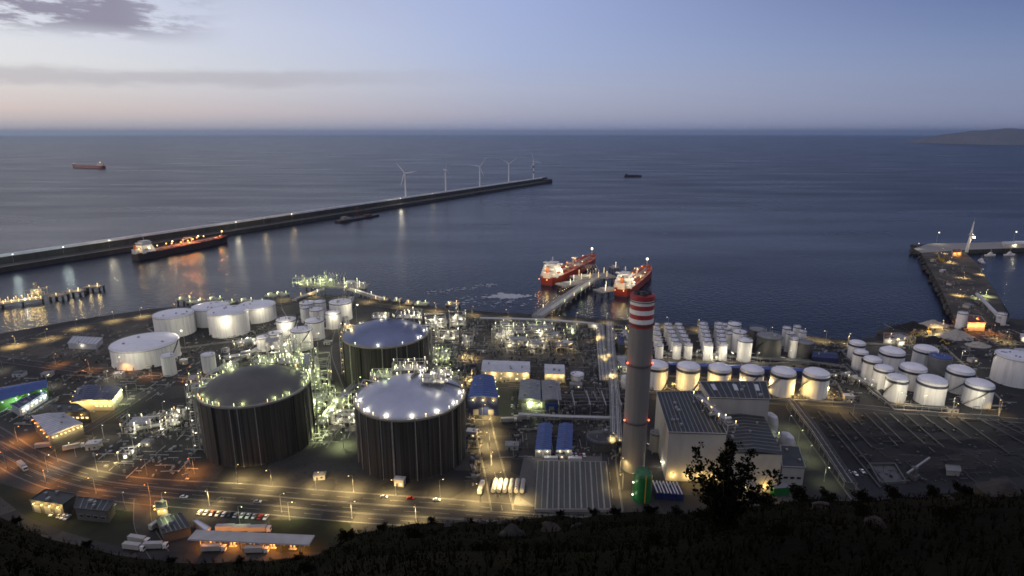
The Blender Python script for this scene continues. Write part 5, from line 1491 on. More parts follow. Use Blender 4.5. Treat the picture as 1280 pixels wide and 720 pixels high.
# green tank and blue skid
tc_, r, h = solve(791, 815, 596, 630)
t = thing('green_tank', 'bright green upright tank with rounded top by the chimney foot', 'tank', tc_)
mb = MB(); mb.lathe([(r, 0), (r, h * .86), (r * .92, h * .96), (r * .6, h * 1.05), (.05, h * 1.1)], 32); mb.build('shell', M['greentank'], t, smooth=40)
mb = MB(); mb.arc(r * .9, h * .97 + 1, 0, 2 * PI, 24, .1, .1); 
for k in range(24): a = 2 * PI * k / 24; mb.beam((r * .9 * math.cos(a), r * .9 * math.sin(a), h * .94), (r * .9 * math.cos(a), r * .9 * math.sin(a), h * .97 + 1), .08)
mb.build('guard_rail_frame', M['steel'], t)
mb = MB(); mb.beam((r * .1, -r * 1.02, 0), (r * .1, -r * 1.02, h), .5); mb.build('ladder_frame', M['yellow'], t)
for z in (h * .25, h * .7): 
    mb = MB(); mb.ball((-r * 1.1, -r * .5, z), .5, 8, 5); mb.build('tank_lamp', M['em_white'], t); light(t, (-r * 1.35, -r * .7, z), 'white', 250, .4)
for i in range(4):
    p_ = P(821 + i * 8.5, 616 + i * .6, 0)
    t = thing('cooling_skid', f"dark blue cooling skid with white roof pipes, {ORD[i]} from the green tank", 'cooling skid', p_, 0, 'blue cooling skids')
    mb = MB(); mb.box(0, 0, 0, 4.2, 13, 4); mb.build('casing', M['deepblue'], t)
    mb = MB()
    for x in (-1.2, 1.0): mb.tube([(x, -6, 4.3), (x, 6, 4.3)], .4, 6)
    mb.build('roof_pipe', M['shipwhite'], t)
    mb = MB(); mb.cyl(0, 3, 4, 4.9, .8, 12); mb.build('fan_cowl', M['steel'], t)
process_unit('dark equipment frame under the tall shrub by the green box', P(925, 612, 0), 18, 12, 6, 0, 5, 'white', 91, 1, 3, 800, 1, lampsize=.5)
t = thing('green_container', 'green storage container standing beside the power station annex', 'container', P(973, 616, 0), .1)
mb = MB(); mb.box(0, 0, 0, 10, 6, 5.2); mb.build('body', M['greentank'], t)
mb = MB()
for k in range(14): mb.box(-4.7 + k * .72, -3.06, .3, .2, .12, 4.6)
mb.build('side_rib', M['greentank'], t)
mb = MB(); mb.box(0, 0, 5.2, 10.2, 6.2, .2); mb.build('roof', M['greysheet'], t)

# dark blue long wall shed behind the row of tanks
building('blue_long_shed', 'very long low dark blue shed behind the yellow lit tanks', 'shed', [(836, 452), (1003, 460), (1003, 464), (836, 456)], 7, 'deepblue', 'bluesheet', kind=.8, gable_axis=1, ribs=30, vents=3, seed=20)
building('blue_store', 'dark blue store building at the quay end of the silo battery', 'store', [(1017, 439), (1046, 441), (1047, 448), (1016, 446)], 8, 'deepblue', 'deepblue', kind=1.2, gable_axis=1, ribs=8, vents=2, seed=21)
building('quay_hut', 'dark blue upright hut before the yellow pump block at the quay', 'hut', [(771, 418), (778, 418), (781, 432), (774, 432)], 9, 'walldark', 'deepblue', vents=1, seed=22)
building('quay_shed', 'low pale shed on the quay edge right of the jetty trestle', 'shed', [(735, 404), (752, 405), (752, 407), (735, 406)], 4, 'cream', 'palesheet', vents=1, seed=23, lit=[(2, 1, 'white')], litpow=1200)

# western works
building('warehouse', 'large warehouse with blue roof and bright green wall at the western edge', 'warehouse', [(-60, 494), (58, 475.5), (58, 484), (-60, 519)], 9, 'greensheet', 'bluesheet', kind=3.5, gable_axis=1, ribs=22, vents=3, seed=30, lit=[(2, 7, 'cool')], litpow=350)
building('loading_hall', 'low loading hall with bluish lit front beside the green wall', 'hall', [(14, 506), (52, 488), (58, 491), (24, 512)], 6, 'palesheet', 'deepblue', ribs=8, vents=2, seed=31, lit=[(2, 6, 'cool'), (0, 5, 'cool')], windows=[(2, 6, 3, True)], litpow=1400)
building('workshop', 'dark blue roofed workshop with lit yellow gable in the western works', 'workshop', [(97, 484), (126, 482), (118, 499), (88, 503)], 9, 'cream', 'deepblue', kind=1.8, gable_axis=0, ribs=8, lit=[(3, 3, 'gold'), (2, 3, 'gold')], windows=[(3, 3, 4, True)], vents=2, seed=32, litpow=2500)
building('workshop', 'dark roofed workshop with lit side wall next to the paved yard', 'workshop', [(130, 483), (152, 484), (140, 500), (116, 500)], 9, 'cream', 'deepblue', kind=1.6, gable_axis=0, ribs=8, lit=[(1, 4, 'green'), (2, 3, 'gold')], windows=[(2, 4, 4, True)], vents=2, seed=33, litpow=2500)
building('office_block', 'low dark roofed office between the workshops and the grey hall', 'office', [(62, 505), (96, 506), (112, 516), (74, 516)], 8, 'walldark', 'darksheet', lit=[(2, 2, 'gold')], windows=[(2, 6, 4, True)], vents=3, seed=34, litpow=800)
building('grey_hall', 'large pale grey roofed hall ringed by lamps at the road bend', 'hall', [(40, 520), (80, 516), (103, 529), (62, 545)], 11, 'walldark', 'palesheet', kind=1.0, gable_axis=0, ribs=12, lit=[(2, 8, 'warm'), (3, 6, 'orange')], vents=3, seed=35, litpow=2600)
building('pale_shed', 'flat white roofed shed alone on the seaside field', 'shed', [(92, 421), (128, 423), (120, 431), (85, 430)], 5, 'palesheet', 'palesheet', ribs=8, vents=1, seed=36, lit=[(2, 1, 'white')], litpow=600)

# depot below the road
building('depot_building', 'dark flat roofed depot building with yellow lit forecourt', 'depot', [(58, 613), (95, 619), (78, 632), (38, 626)], 7, 'walldark', 'darksheet', lit=[(2, 4, 'gold')], doors=[(2, 3)], vents=3, seed=40, litpow=2200)
building('depot_building', 'dark stepped roof building with a lilac awning in the depot', 'depot', [(98, 622), (142, 628), (134, 640), (94, 636)], 7, 'walldark', 'darksheet', ribs=6, vents=3, seed=41, windows=[(2, 4, 3, False)])
building('gate_house', 'small gate house lit yellow beside the depot road', 'gate house', [(194, 629), (207, 628), (209, 636), (196, 637)], 4, 'cream', 'darksheet', lit=[(2, 2, 'gold'), (3, 2, 'gold')], vents=1, seed=42, litpow=900)
building('dark_store', 'dark roofed store next to the little gate house', 'store', [(196, 650), (226, 643), (238, 660), (204, 668)], 5, 'walldark', 'darksheet', ribs=6, vents=2, seed=43)
building('site_cabin', 'white slanted cabin roof at the end of the fuel canopy', 'cabin', [(241, 652), (247, 651), (263, 661), (256, 664)], 3.2, 'wallgrey', 'roofwhite', vents=0, seed=44, windows=[(2, 2, 1.6, False)])
# fuel canopy
a, b = P(240, 669, 5.5), P(390, 676, 5.5)
d = (b - a).normalized(); L0 = (b - a).length; c = (a + b) / 2
t = thing('fuel_canopy', 'long flat pale fuel station canopy glowing orange underneath', 'canopy', (c.x, c.y, 0), math.atan2(d.y, d.x))
mb = MB(); mb.box(0, 0, 5.3, L0, 7.2, .7); mb.build('canopy_roof', M['wallgrey'], t)
mb = MB(); mb.ring(0, 0, 0, 0, 3) if False else None
mb = MB()
for s_ in (-3.62, 3.62): mb.box(0, s_, 5.2, L0 + .1, .12, .9)
mb.build('fascia', M['palesheet'], t)
for k in range(6):
    for y in (-2.2, 2.2):
        mb = MB(); x = (k - 2.5) * L0 / 6; mb.box(x, y, 0, .45, .45, 5.3); mb.build('column', M['steel'], t)
for k in range(5):
    mb = MB(); x = (k - 2) * L0 / 6; mb.box(x, 0, 0, 4, 1.2, .2); mb.box(x - .9, 0, .2, .8, .6, 1.9); mb.box(x + .9, 0, .2, .8, .6, 1.9); mb.build('fuel_pump', M['shipwhite'], t)
for f_ in (-.38, -.14, .2, .4):
    mb = MB(); mb.box(f_ * L0, -1, 5.05, 2.2, 1.4, .2); mb.build('ceiling_lamp', M['em_orange'], t); light(t, (f_ * L0, -1.0, 4.3), 'orange', 5000, .5)

# ------------------------------------------------------------------ vehicles
def car(kind, paint):
    t = thing('parked_car', 'x', 'car')
    L_, W_ = 4.4, 1.8
    mb = MB(); pr = [(-2.2, .35), (-2.2, .85), (-1.5, .95), (1.1, .95), (2.15, .78), (2.2, .35)]
    mb.add([(x, -.88, z) for x, z in pr] + [(x, .88, z) for x, z in pr], [tuple(range(5, -1, -1)), tuple(range(6, 12))] + [(i, (i + 1) % 6, 6 + (i + 1) % 6, 6 + i) for i in range(6)]); mb.build('body', M[paint], t)
    mb = MB(); pr = [(-1.6, .95), (-1.2, 1.45), (.3, 1.45), (1.0, .95)]
    mb.add([(x, -.74 if z > 1 else -.85, z) for x, z in pr] + [(x, .74 if z > 1 else .85, z) for x, z in pr], [(3, 2, 1, 0), (4, 5, 6, 7)] + [(i, (i + 1) % 4, 4 + (i + 1) % 4, 4 + i) for i in range(4)]); cb = mb.build('cabin_glass', M['glass'], t)
    mb = MB(); mb.box(-.45, 0, 1.45, 1.4, 1.42, .05); mb.build('roof', M[paint], cb)
    for x in (-1.35, 1.35):
        for y in (-.82, .82):
            mb = MB(); mb.cyl(0, 0, -.1, .1, .33, 12); mb.v = [(v[0] + x, v[2] + y, v[1] + .33) for v in mb.v]; mb.build('wheel', M['rubber'], t)
    return t
def truck(paint='shipwhite', box='wallgrey', bl=9.5):
    t = thing('truck', 'x', 'truck')
    mb = MB(); mb.box(0, 0, 1.1, bl, 2.5, 2.8); mb.build('cargo_box', M[box], t)
    mb = MB(); mb.box(bl / 2 + 1.5, 0, .6, 2.0, 2.4, 2.6); mb.build('cab', M[paint], t)
    mb = MB(); mb.box(bl / 2 + 2.48, 0, 1.8, .1, 2.2, 1.0); mb.build('windscreen', M['glass'], t)
    mb = MB(); mb.box(.8, 0, .7, bl + 2, 1.0, .4); mb.build('chassis', M['darksteel'], t)
    for x in (-bl / 2 + 1, -bl / 2 + 2.2, bl / 2 + 1.6):
        for y in (-1.05, 1.05):
            mb = MB(); mb.cyl(0, 0, -.16, .16, .5, 12); mb.v = [(v[0] + x, v[2] + y, v[1] + .5) for v in mb.v]; mb.build('wheel', M['rubber'], t)
    return t
def trailer():
    t = thing('tank_trailer', 'x', 'trailer')
    mb = MB(); mb.lathe([(.3, -6.2), (1.35, -6), (1.35, 6), (.3, 6.2)], 16); mb.v = [(v[2], v[0], v[1] + 2.4) for v in mb.v]; mb.build('barrel', M['wallgrey'], t, smooth=40)
    mb = MB(); mb.box(0, 0, .7, 12, 1.4, .5); mb.build('chassis', M['darksteel'], t)
    mb = MB(); mb.box(0, 0, 3.7, 9, .8, .15); mb.build('catwalk', M['steel'], t)
    for x in (-4.8, -3.5, -2.2):
        for y in (-1.0, 1.0):
            mb = MB(); mb.cyl(0, 0, -.16, .16, .5, 12); mb.v = [(v[0] + x, v[2] + y, v[1] + .5) for v in mb.v]; mb.build('wheel', M['rubber'], t)
    return t
protoV = {}
def place(key, make, p_, rot, label, group):
    if key not in protoV:
        o = make(); protoV[key] = o; o.location = p_; o.rotation_euler = (0, 0, rot); o['label'] = label
    else: o = dup(protoV[key], p_, rot, label)
    o['group'] = group
    return o
for i in range(6):
    p_ = P(616 + i * 7.2, 619 + i * .2, .05); q_ = P(619.5 + i * 7.0, 603, .05); a = math.atan2((q_ - p_).y, (q_ - p_).x)
    place('trailer', trailer, (p_ + q_) / 2, a, f"white tank trailer parked before the striped reservoir, {ORD[i]} from the tank road", 'white tank trailers in a row')
pw = [('truck', 'shipwhite', 28, 585, -.62, 'white truck on the main road edge at the western bend'), ('truck', 'shipwhite', 601, 614, 1.45, 'white truck parked beside the row of tank trailers'),
      ('truck', 'shipwhite', 172, 678, -.2, 'white truck nearest the depot road end, alone'), ('truck', 'shipwhite', 166, 687, -.15, 'white truck on the lower track beside the depot road'), ('truck', 'shipwhite', 192, 686, .05, 'white truck across the foot of the depot road'),
      ('truck', 'shipwhite', 282, 664, .05, 'white truck behind the fuel canopy, the one by the cabin'), ('truck', 'shipwhite', 302, 664.5, .05, 'white truck in the middle behind the fuel canopy'), ('truck', 'shipwhite', 322, 665, .05, 'white truck behind the fuel canopy, the one by the grass'),
      ('truck', 'shipwhite', 265, 689, .05, 'white truck under the orange canopy light, cabin end'), ('truck', 'shipwhite', 318, 691, .04, 'white truck under the orange canopy light, grass end'),
      ('truck', 'shipwhite', 634, 528, .1, 'white truck beside the twin blue sheds'), ('truck', 'shipwhite', 198, 658, 1.2, 'white truck beside the dark roofed store'),
      ('truck', 'shipwhite', 650, 525, .1, 'white truck on the lane behind the twin blue sheds'), ('truck', 'shipwhite', 90, 562, .5, 'white truck before the pale grey hall'), ('truck', 'shipwhite', 55, 560, .3, 'white truck among orange lamps before the grey hall')]
for (k, pt, x, y, a, lab) in pw: place('truck', truck, P(x, y, .06), a, lab, 'white trucks about the plant')
cc = ['car_white', 'car_silver', 'car_dark', 'car_white', 'car_red', 'car_silver']
spots = [(250 + k * 7.5, 641.5 + k * .55, 'in the car row above the fuel canopy') for k in range(12)] + [(66 + k * 4.5, 643 + k * 1.2, 'in front of the dark depot building') for k in range(5)] + [(128 + k * 4.2, 640 - k * 2.0, 'beside the lilac awning building') for k in range(4)]
spots += [(700 + k * 5.0, 569 + k * .1, 'along the back wall of the striped reservoir') for k in range(7)] + [(640 + k * 4.0, 508, 'outside the white lit hut') for k in range(4)] + [(70 + k * 5, 553 - k * 2.2, 'under the lamps of the grey hall') for k in range(6)]
spots += [(1060 + k * 9, 590 + (k % 2) * 3, 'on the edge of the coal yard pit') for k in range(3)] + [(480 + k * 33, 622 + k * 1.8, 'driving past the nearest domed tank') for k in range(3)] + [(230 + k * 46, 622 + k * 3, 'driving on the main road below the dark domed tank') for k in range(3)]
cname = {'car_white': 'white', 'car_silver': 'silver', 'car_dark': 'dark', 'car_red': 'red'}
cnt = {}
for i, (x, y, w) in enumerate(spots):
    c_ = cc[(i * 5 + i // 4) % 6]; cnt[w] = cnt.get(w, -1) + 1
    rot_ = rnd.choice([PI / 2, -PI / 2]) + rnd.uniform(-.06, .06) if 'driving' not in w else -.05
    place('car' + c_, lambda c_=c_: car('', c_), P(x, y, .06), rot_, f"{cname[c_]} car {w}, {ORD[cnt[w]]} of them", 'parked cars')

# ------------------------------------------------------------------ jetties
def trestle(name, label, a, b, w, z=3.0, pipes=4, piles=True, lamps=(), cat='jetty', pm='concrete_grey'):
    a, b = Vector((a.x, a.y, 0)), Vector((b.x, b.y, 0)); d = b - a; Ln = d.length; ang = math.atan2(d.y, d.x)
    t = thing(name, label, cat, (a.x, a.y, SEA), ang)
    D = z - SEA
    mb = MB(); mb.box(Ln / 2, 0, D - 1, Ln, w, 1.1); mb.build('deck', M['concrete_grey'], t)
    mb = MB()
    for s_ in (-1, 1):
        mb.beam((0, s_ * (w / 2 - .2), D + 1.1), (Ln, s_ * (w / 2 - .2), D + 1.1), .1)
        for k in range(int(Ln / 5)): mb.beam((k * 5, s_ * (w / 2 - .2), D), (k * 5, s_ * (w / 2 - .2), D + 1.1), .1)
    mb.build('guard_rail_frame', M['steel'], t)
    n = max(2, int(Ln / 18))
    for k in range(n + 1):
        mb = MB(); x = Ln * k / n
        for s_ in (-.4, .4): mb.cyl(x, s_ * w, -10, D - 1, .7, 10)
        mb.box(x, 0, D - 2.2, 1.6, w, 1.2); mb.build('pile_bent', M[pm], t)
    for k in range(pipes):
        mb = MB(); y = (k - (pipes - 1) / 2) * .95 - w * .18; mb.tube([(0, y, D + 1), (Ln, y, D + 1)], .34, 8); mb.build('pipe', M['pipe'], t)
    for (f_, s_, col, pw_) in lamps:
        mb = MB(); x, y = f_ * Ln, s_ * w / 2; mb.beam((x, y, D), (x, y, D + 3.4), .2); mb.ball((x, y, D + 3.5), .36, 8, 5); mb.build('jetty_lamp', M['em_' + col], t)
        if pw_: light(t, (x, y, D + 4.6), col, pw_ * .35, .6)
    return t
trestle('jetty_trestle', 'long pipe trestle running from the quay to the two tankers', P(672, 395, 3), P(748, 344, 3), 15, 3, 7, lamps=[(.15, 1, 'white', 0), (.3, -1, 'green', 1500), (.45, -1, 'white', 0), (.58, -1, 'green', 1500), (.72, -1, 'white', 2500), (.88, 1, 'white', 2500)])
def platform(name, label, c, w, d, rot, z=3.5, lamps=0, col='white', arms=0, pw=3000, hut=True, group=None, cat='mooring platform', tall=8):
    t = thing(name, label, cat, (c.x, c.y, SEA), rot, group)
    D = z - SEA
    mb = MB(); mb.box(0, 0, D - 1.6, w, d, 1.7); mb.build('deck', M['concrete_grey'], t)
    for sx in (-.42, .42):
        for sy in (-.38, .38):
            mb = MB(); mb.cyl(sx * w, sy * d, -10, D - 1.6, min(1.2, w * .1), 10); mb.build('pile', M['darksteel'], t)
    for k in range(3): mb = MB(); mb.box((k - 1) * w * .3, d * .42, D + .1, 1.2, .8, .9); mb.build('mooring_hook', M['darksteel'], t)
    mb = MB()
    for (x0, y0, x1, y1) in ((-.49, -.48, .49, -.48), (.49, -.48, .49, .48), (-.49, .48, -.49, -.48)):
        for k in range(6): mb.beam(((x0 + (x1 - x0) * k / 5) * w, (y0 + (y1 - y0) * k / 5) * d, D), ((x0 + (x1 - x0) * k / 5) * w, (y0 + (y1 - y0) * k / 5) * d, D + 1.1), .1)
        mb.beam((x0 * w, y0 * d, D + 1.1), (x1 * w, y1 * d, D + 1.1), .1)
    mb.build('guard_rail_frame', M['steel'], t)
    if hut: mb = MB(); mb.box(-w * .2, -d * .1, D + .1, w * .25, d * .4, 3); mb.build('hut', M['wallgrey'], t)
    for k in range(arms):
        mb = MB(); x = (k - (arms - 1) / 2) * 4.5; mb.tube([(x, 0, D), (x, 0, D + 9)], .45, 8); mb.tube([(x, 0, D + 9), (x, d * .35, D + 16), (x, d * .62, D + 7)], .3, 6); mb.box(x, -1.5, D + 8, .9, 2.2, 1.2); mb.build('loading_arm', M['steel'], t)
    for k in range(lamps):
        x, y = ((k + .5) / lamps - .5) * w * .9, (.36 if k % 2 else -.36) * d
        mb = MB(); mb.beam((x, y, D), (x, y, D + tall), .18); mb.ball((x, y, D + tall + .2), .34, 8, 5); mb.build('platform_lamp', M['em_' + col], t)
        if k < 4: light(t, (x, y, D + tall + .9), col, pw * .5, .6)
    return t
platform('jetty_platform', 'big jetty head platform with loading arms between the two tankers', P(741, 346, 3), 62, 30, .35, 4, 8, 'warm', 5, 2500, cat='jetty head')
platform('jetty_platform', 'smaller concrete platform beside the stern of the seaward tanker', P(715, 354, 3), 44, 22, .6, 3.5, 2, 'white', 0, 1200, cat='jetty head')
platform('jetty_platform', 'smaller concrete platform beside the stern of the chimney side tanker', P(757, 362, 3), 30, 18, .6, 3.5, 2, 'white', 0, 1200, cat='jetty head')
platform('mooring_dolphin', 'small mooring platform at the bow of the seaward tanker', P(768, 334, 3), 12, 12, .3, 3.5, 1, 'white', 0, 800)
# mooring dolphins off the shore tanks
for i, (x, y) in enumerate([(231, 371), (244, 374), (269, 371), (284, 375), (308, 373), (322, 375), (341, 366), (352, 365)]):
    platform('mooring_dolphin', f"dark mooring platform off the shore tanks, {ORD[i]} from the west", P(x, y + 2, 3), 16, 13, -.2, 2.5, 2, 'green', 0, 1500, group='mooring platforms off the shore tanks', hut=i % 2 == 0, tall=2.4)
for i, (x, y) in enumerate([(482, 371), (497, 372), (512, 375), (527, 376.5), (566, 377)]):
    platform('mooring_dolphin', f"mooring platform between loading jetty and foam patch, {ORD[i]} outward", P(x, y + 2, 3), 17 if i in (3, 4) else 9, 13, -.1, 2.5, 2 if i in (3, 4) else 1, 'green' if i % 2 else 'warm', 0, 2500, group='mooring platforms by the gas jetty', tall=2.4)
# the gas loading jetty
platform('jetty_platform', 'gas loading jetty crowded with lit pipework behind the middle tank cluster', P(420, 358, 3), 92, 24, -.08, 5, 9, 'green', 6, 3500, cat='jetty head')
process_unit('tall lit pipe block on the gas loading jetty, seaward end', P(408, 357, 5), 26, 14, 12, -.08, 20, 'green', 501, 3, 3, 3500, 2, tall=22)
process_unit('lit pipe block on the gas loading jetty, nearer the dark dolphins', P(380, 358, 5), 26, 12, 12, -.08, 12, 'green', 502, 2, 2, 2500, 2, tall=16)
process_unit('low lit pipe block at the trestle end of the gas jetty', P(441, 360, 5), 34, 10, 7, -.08, 12, 'white', 503, 1, 2, 2500, 2)
trestle('jetty_trestle', 'curved lit approach trestle from the shore road to the gas jetty', P(478, 374, 3), P(436, 361, 3), 9, 3, 3, lamps=[(.1, 1, 'warm', 1500), (.4, -1, 'green', 1500), (.7, 1, 'green', 1500)])
trestle('jetty_trestle', 'short approach trestle from the small tank cluster to the gas jetty', P(368, 374, 3), P(404, 361, 3), 8, 3, 3, lamps=[(.3, 1, 'warm', 1500), (.7, -1, 'white', 1500)])
# western jetty, lit, with a line of dolphins and footbridges
trestle('jetty_trestle', 'lit western jetty deck thick with yellow lamps at the picture edge', P(-80, 386, 3), P(52, 369, 3), 20, .5, 5, pm='darksteel', lamps=[(f_, s_, c_, p_) for f_, s_, c_, p_ in [(.62, -1, 'gold', 6000), (.66, 1, 'gold', 0), (.70, -1, 'warm', 5000), (.74, 1, 'gold', 0), (.77, -1, 'gold', 6000), (.80, 1, 'warm', 0), (.83, -1, 'white', 8000), (.86, 1, 'gold', 0), (.88, -1, 'gold', 5000), (.91, 1, 'warm', 0), (.94, -1, 'warm', 4000), (.965, 1, 'gold', 0), (.99, -1, 'gold', 4000), (.58, 1, 'gold', 0), (.64, -.3, 'gold', 0), (.72, .3, 'gold', 0), (.9, 0, 'warm', 0)]])
process_unit('dark pipe frame with a tall lamp mast at the end of the western jetty', P(46, 369, .6), 20, 14, 8, .1, 6, 'warm', 520, 1, 2, 2500, 1, tall=18)
for i, (x, y) in enumerate([(73, 365.5), (95, 361), (119, 355)]):
    platform('mooring_dolphin', f"dark mooring dolphin beyond the western jetty, {ORD[i]} outward", P(x, y + 1, 3), 18, 14, .1, 1.5, [1, 3, 3][i], 'warm', 0, 2500, hut=False, group='dolphins of the western jetty', tall=2.2)
    if i: pass
for i, (a, b) in enumerate([((52, 368), (70, 366.5)), ((77, 365), (90, 362.5)), ((99, 361), (115, 357))]):
    trestle('footbridge', f"narrow footbridge between western dolphins, {ORD[i]} outward", P(*a, 2), P(*b, 2), 2.5, 1.5, 0, cat='footbridge', pm='darksteel')

# ------------------------------------------------------------------ eastern harbour mole
def slab(name, label, pxs, z, h, m, cat='mole'):
    pts = [P(x, y, z) for x, y in pxs]; c = sum(pts, Vector()) / len(pts); c.z = 0
    t = thing(name, label, cat, c)
    mb = MB(); mb.prism([(p.x - c.x, p.y - c.y) for p in pts], SEA - 4, z - .3); mb.build('quay_wall', M['armour'], t)
    mb = MB(); mb.prism([((p.x - c.x) * 1.0, (p.y - c.y)) for p in pts], z - .3, z); mb.build('deck', M[m], t)
    return t, c
slab('harbour_mole', 'broad earth topped harbour mole running out from the eastern shore', [(1150, 313), (1200, 309), (1222, 330), (1252, 378), (1262, 402), (1205, 412), (1196, 404), (1176, 360)], 2.5, 5, 'earth')
slab('harbour_spur', 'narrow harbour arm leading sideways off the mole head', [(1142, 311), (1160, 304.5), (1330, 301), (1330, 308), (1210, 312), (1152, 316)], 3.0, 5, 'concrete_grey')
slab('inner_quay', 'dark floating quay along the inner side of the mole', [(1203, 326), (1220, 328), (1262, 392), (1246, 392)], 1.2, 3, 'darkyard', 'quay')
rk = MB()
for _ in range(420):
    t_ = rnd.random(); e = rnd.random()
    if e < .7: px, py = 1148 + (1194 - 1148) * t_ + rnd.gauss(0, 1.5), 316 + (404 - 316) * t_
    else: px, py = rnd.uniform(1138, 1160), rnd.uniform(306, 318)
    p_ = P(px, py, SEA + rnd.uniform(0, 5)); rk.ball(p_, rnd.uniform(1.0, 2.8), 6, 4, .8)
struct(rk.build('mole_rocks', M['armour']), 'stuff')
# control tower, leaning mast-like
p_ = P(1208, 315, 3); top = P(1214, 277, 0)
t = thing('control_tower', 'slender pale tapering control tower on the harbour arm', 'tower', p_)
hh = (315 - 277) * mpp(p_)
mb = MB(); mb.lathe([(2.6, 0), (2.1, hh * .35), (1.5, hh * .7), (.8, hh * .96), (.3, hh * 1.02)], 16); mb.v = [(v[0] + v[2] * .06, v[1], v[2]) for v in mb.v]; mb.build('shaft', M['shipwhite'], t, smooth=40)
mb = MB(); mb.lathe([(1.6, hh * .52), (2.9, hh * .55), (3.0, hh * .61), (1.6, hh * .63)], 16); mb.v = [(v[0] + v[2] * .06, v[1], v[2]) for v in mb.v]; cbn = mb.build('cabin', M['wallgrey'], t)
mb = MB(); mb.ball((3.2 + hh * .035, -3.5, hh * .50), 2.0, 10, 6); mb.build('beacon_lamp', M['em_white'], t); light(t, (4 + hh * .035, -6, hh * .50), 'white', 16000, 1.0)
mb = MB(); mb.tube([(hh * .06, 0, hh), (hh * .066, 0, hh * 1.14)], .2, 6); mb.build('mast', M['steel'], t)
for i, (px, py, col) in enumerate([(1170, 305, 'white'), (1266, 304, 'white'), (1146, 311, 'white')]):
    post(col, f"tall lamp on the harbour arm, {ORD[i]} listed seaward" if False else ['tall lamp post at the corner of the harbour arm', 'tall lamp post beside the pale roofed arm shed', 'lamp post at the very tip of the mole'][i], P(px, py, 3), 0, [10000, 12000, 2500][i], 22 if i < 2 else 10, 1.3 if i < 2 else .7, 'harbour arm lamps')
building('arm_shed', 'long pale roofed shed far out on the harbour arm', 'shed', [(1253, 302.5), (1330, 300), (1330, 305), (1256, 306)], 5, 'cream', 'palesheet', vents=0, seed=60, lit=[(2, 3, 'white')], litpow=3500, z0=3)
building('arm_hut', 'small orange lit hut at the root of the control tower', 'hut', [(1190, 312), (1201, 311.5), (1202, 316), (1191, 316)], 6, 'cream', 'rust', vents=1, seed=61, lit=[(2, 2, 'orange')], litpow=3500, z0=2.6)
building('arm_hut', 'small yellow hut near the tip of the mole', 'hut', [(1173, 317), (1179, 317), (1181, 323), (1175, 323)], 5, 'yellow', 'darksheet', vents=1, seed=62, z0=2.6)
building('quay_house', 'orange lit building on the shore end of the mole', 'building', [(1207, 394), (1226, 396), (1232, 404), (1210, 404)], 9, 'cream', 'rust', vents=2, seed=63, lit=[(2, 3, 'orange'), (3, 2, 'orange')], litpow=7000)
tank_px('pale rounded silo beside the orange lit building on the mole', 'lone silos of the harbour', 1195, 1209, 393, 412, style='cone', seed=85, stairs=False, name='silo')
tank_px('pale round tank at the far end of the sloping conveyor', 'lone silos of the harbour', 1245, 1258, 394, 407, style='cone', seed=86, stairs=False, name='silo')
a, b = P(1221, 367, 12), P(1250, 397, 9)
t = thing('conveyor', 'long pale sloping conveyor gallery across the mole', 'conveyor', (0, 0, 0))
mb = MB(); mb.beam(a, b, 3.0, 2.6); mb.build('gallery', M['palesheet'], t)
for k in range(4):
    q_ = a.lerp(b, (k + .3) / 4); mb = MB(); mb.beam((q_.x - 1.5, q_.y, 1), q_, .5); mb.beam((q_.x + 1.5, q_.y, 1), q_, .5); mb.build('support_frame', M['steel'], t)
def small_boat(label, p_, L_, rot, wheel=True):
    t = thing('moored_boat', label, 'boat', (p_.x, p_.y, SEA), rot, 'boats in the harbour basin')
    mb = MB(); pr = [(-.5, .9), (-.2, 1), (.2, .95), (.38, .6), (.5, .05)]
    vs = []
    for f_, w in pr:
        for s_ in (1, -1): vs += [(f_ * L_ * .96, s_ * w * L_ * .14, -.8), (f_ * L_, s_ * w * L_ * .16, 2.4 + (.8 if f_ > .3 else 0))]
    fs = []
    for i in range(4): a_ = i * 4; fs += [(a_, a_ + 4, a_ + 5, a_ + 1), (a_ + 2, a_ + 3, a_ + 7, a_ + 6), (a_ + 1, a_ + 5, a_ + 7, a_ + 3)]
    fs += [(0, 1, 3, 2), (16, 18, 19, 17)]
    mb.add(vs, fs); mb.build('hull', M['shipwhite'], t)
    mb = MB(); mb.box(-L_ * .05, 0, 2.4, L_ * .35, L_ * .2, 2.6); mb.box(-L_ * .02, 0, 5, L_ * .18, L_ * .16, 2); wh = mb.build('wheelhouse', M['shipwhite'], t)
    mb = MB(); mb.box(L_ * .075, 0, 5.6, .1, L_ * .14, 1); mb.build('window', M['glass'], wh)
    mb = MB(); mb.tube([(-L_ * .03, 0, 7), (-L_ * .03, 0, 13)], .14, 6); mb.beam((-L_ * .03, -1.3, 10.5), (-L_ * .03, 1.3, 10.5), .12); mb.build('mast', M['shipwhite'], t)
for lab, x, y, L_, r_ in [('white boat moored closest to the inner quay', 1226, 328, 22, 1.2), ('white boat under the harbour arm in the middle of the three', 1238, 320, 20, .1), ('white boat moored farthest along the harbour arm', 1262, 319.5, 20, .1)]:
    small_boat(lab, P(x, y, SEA), L_, r_)

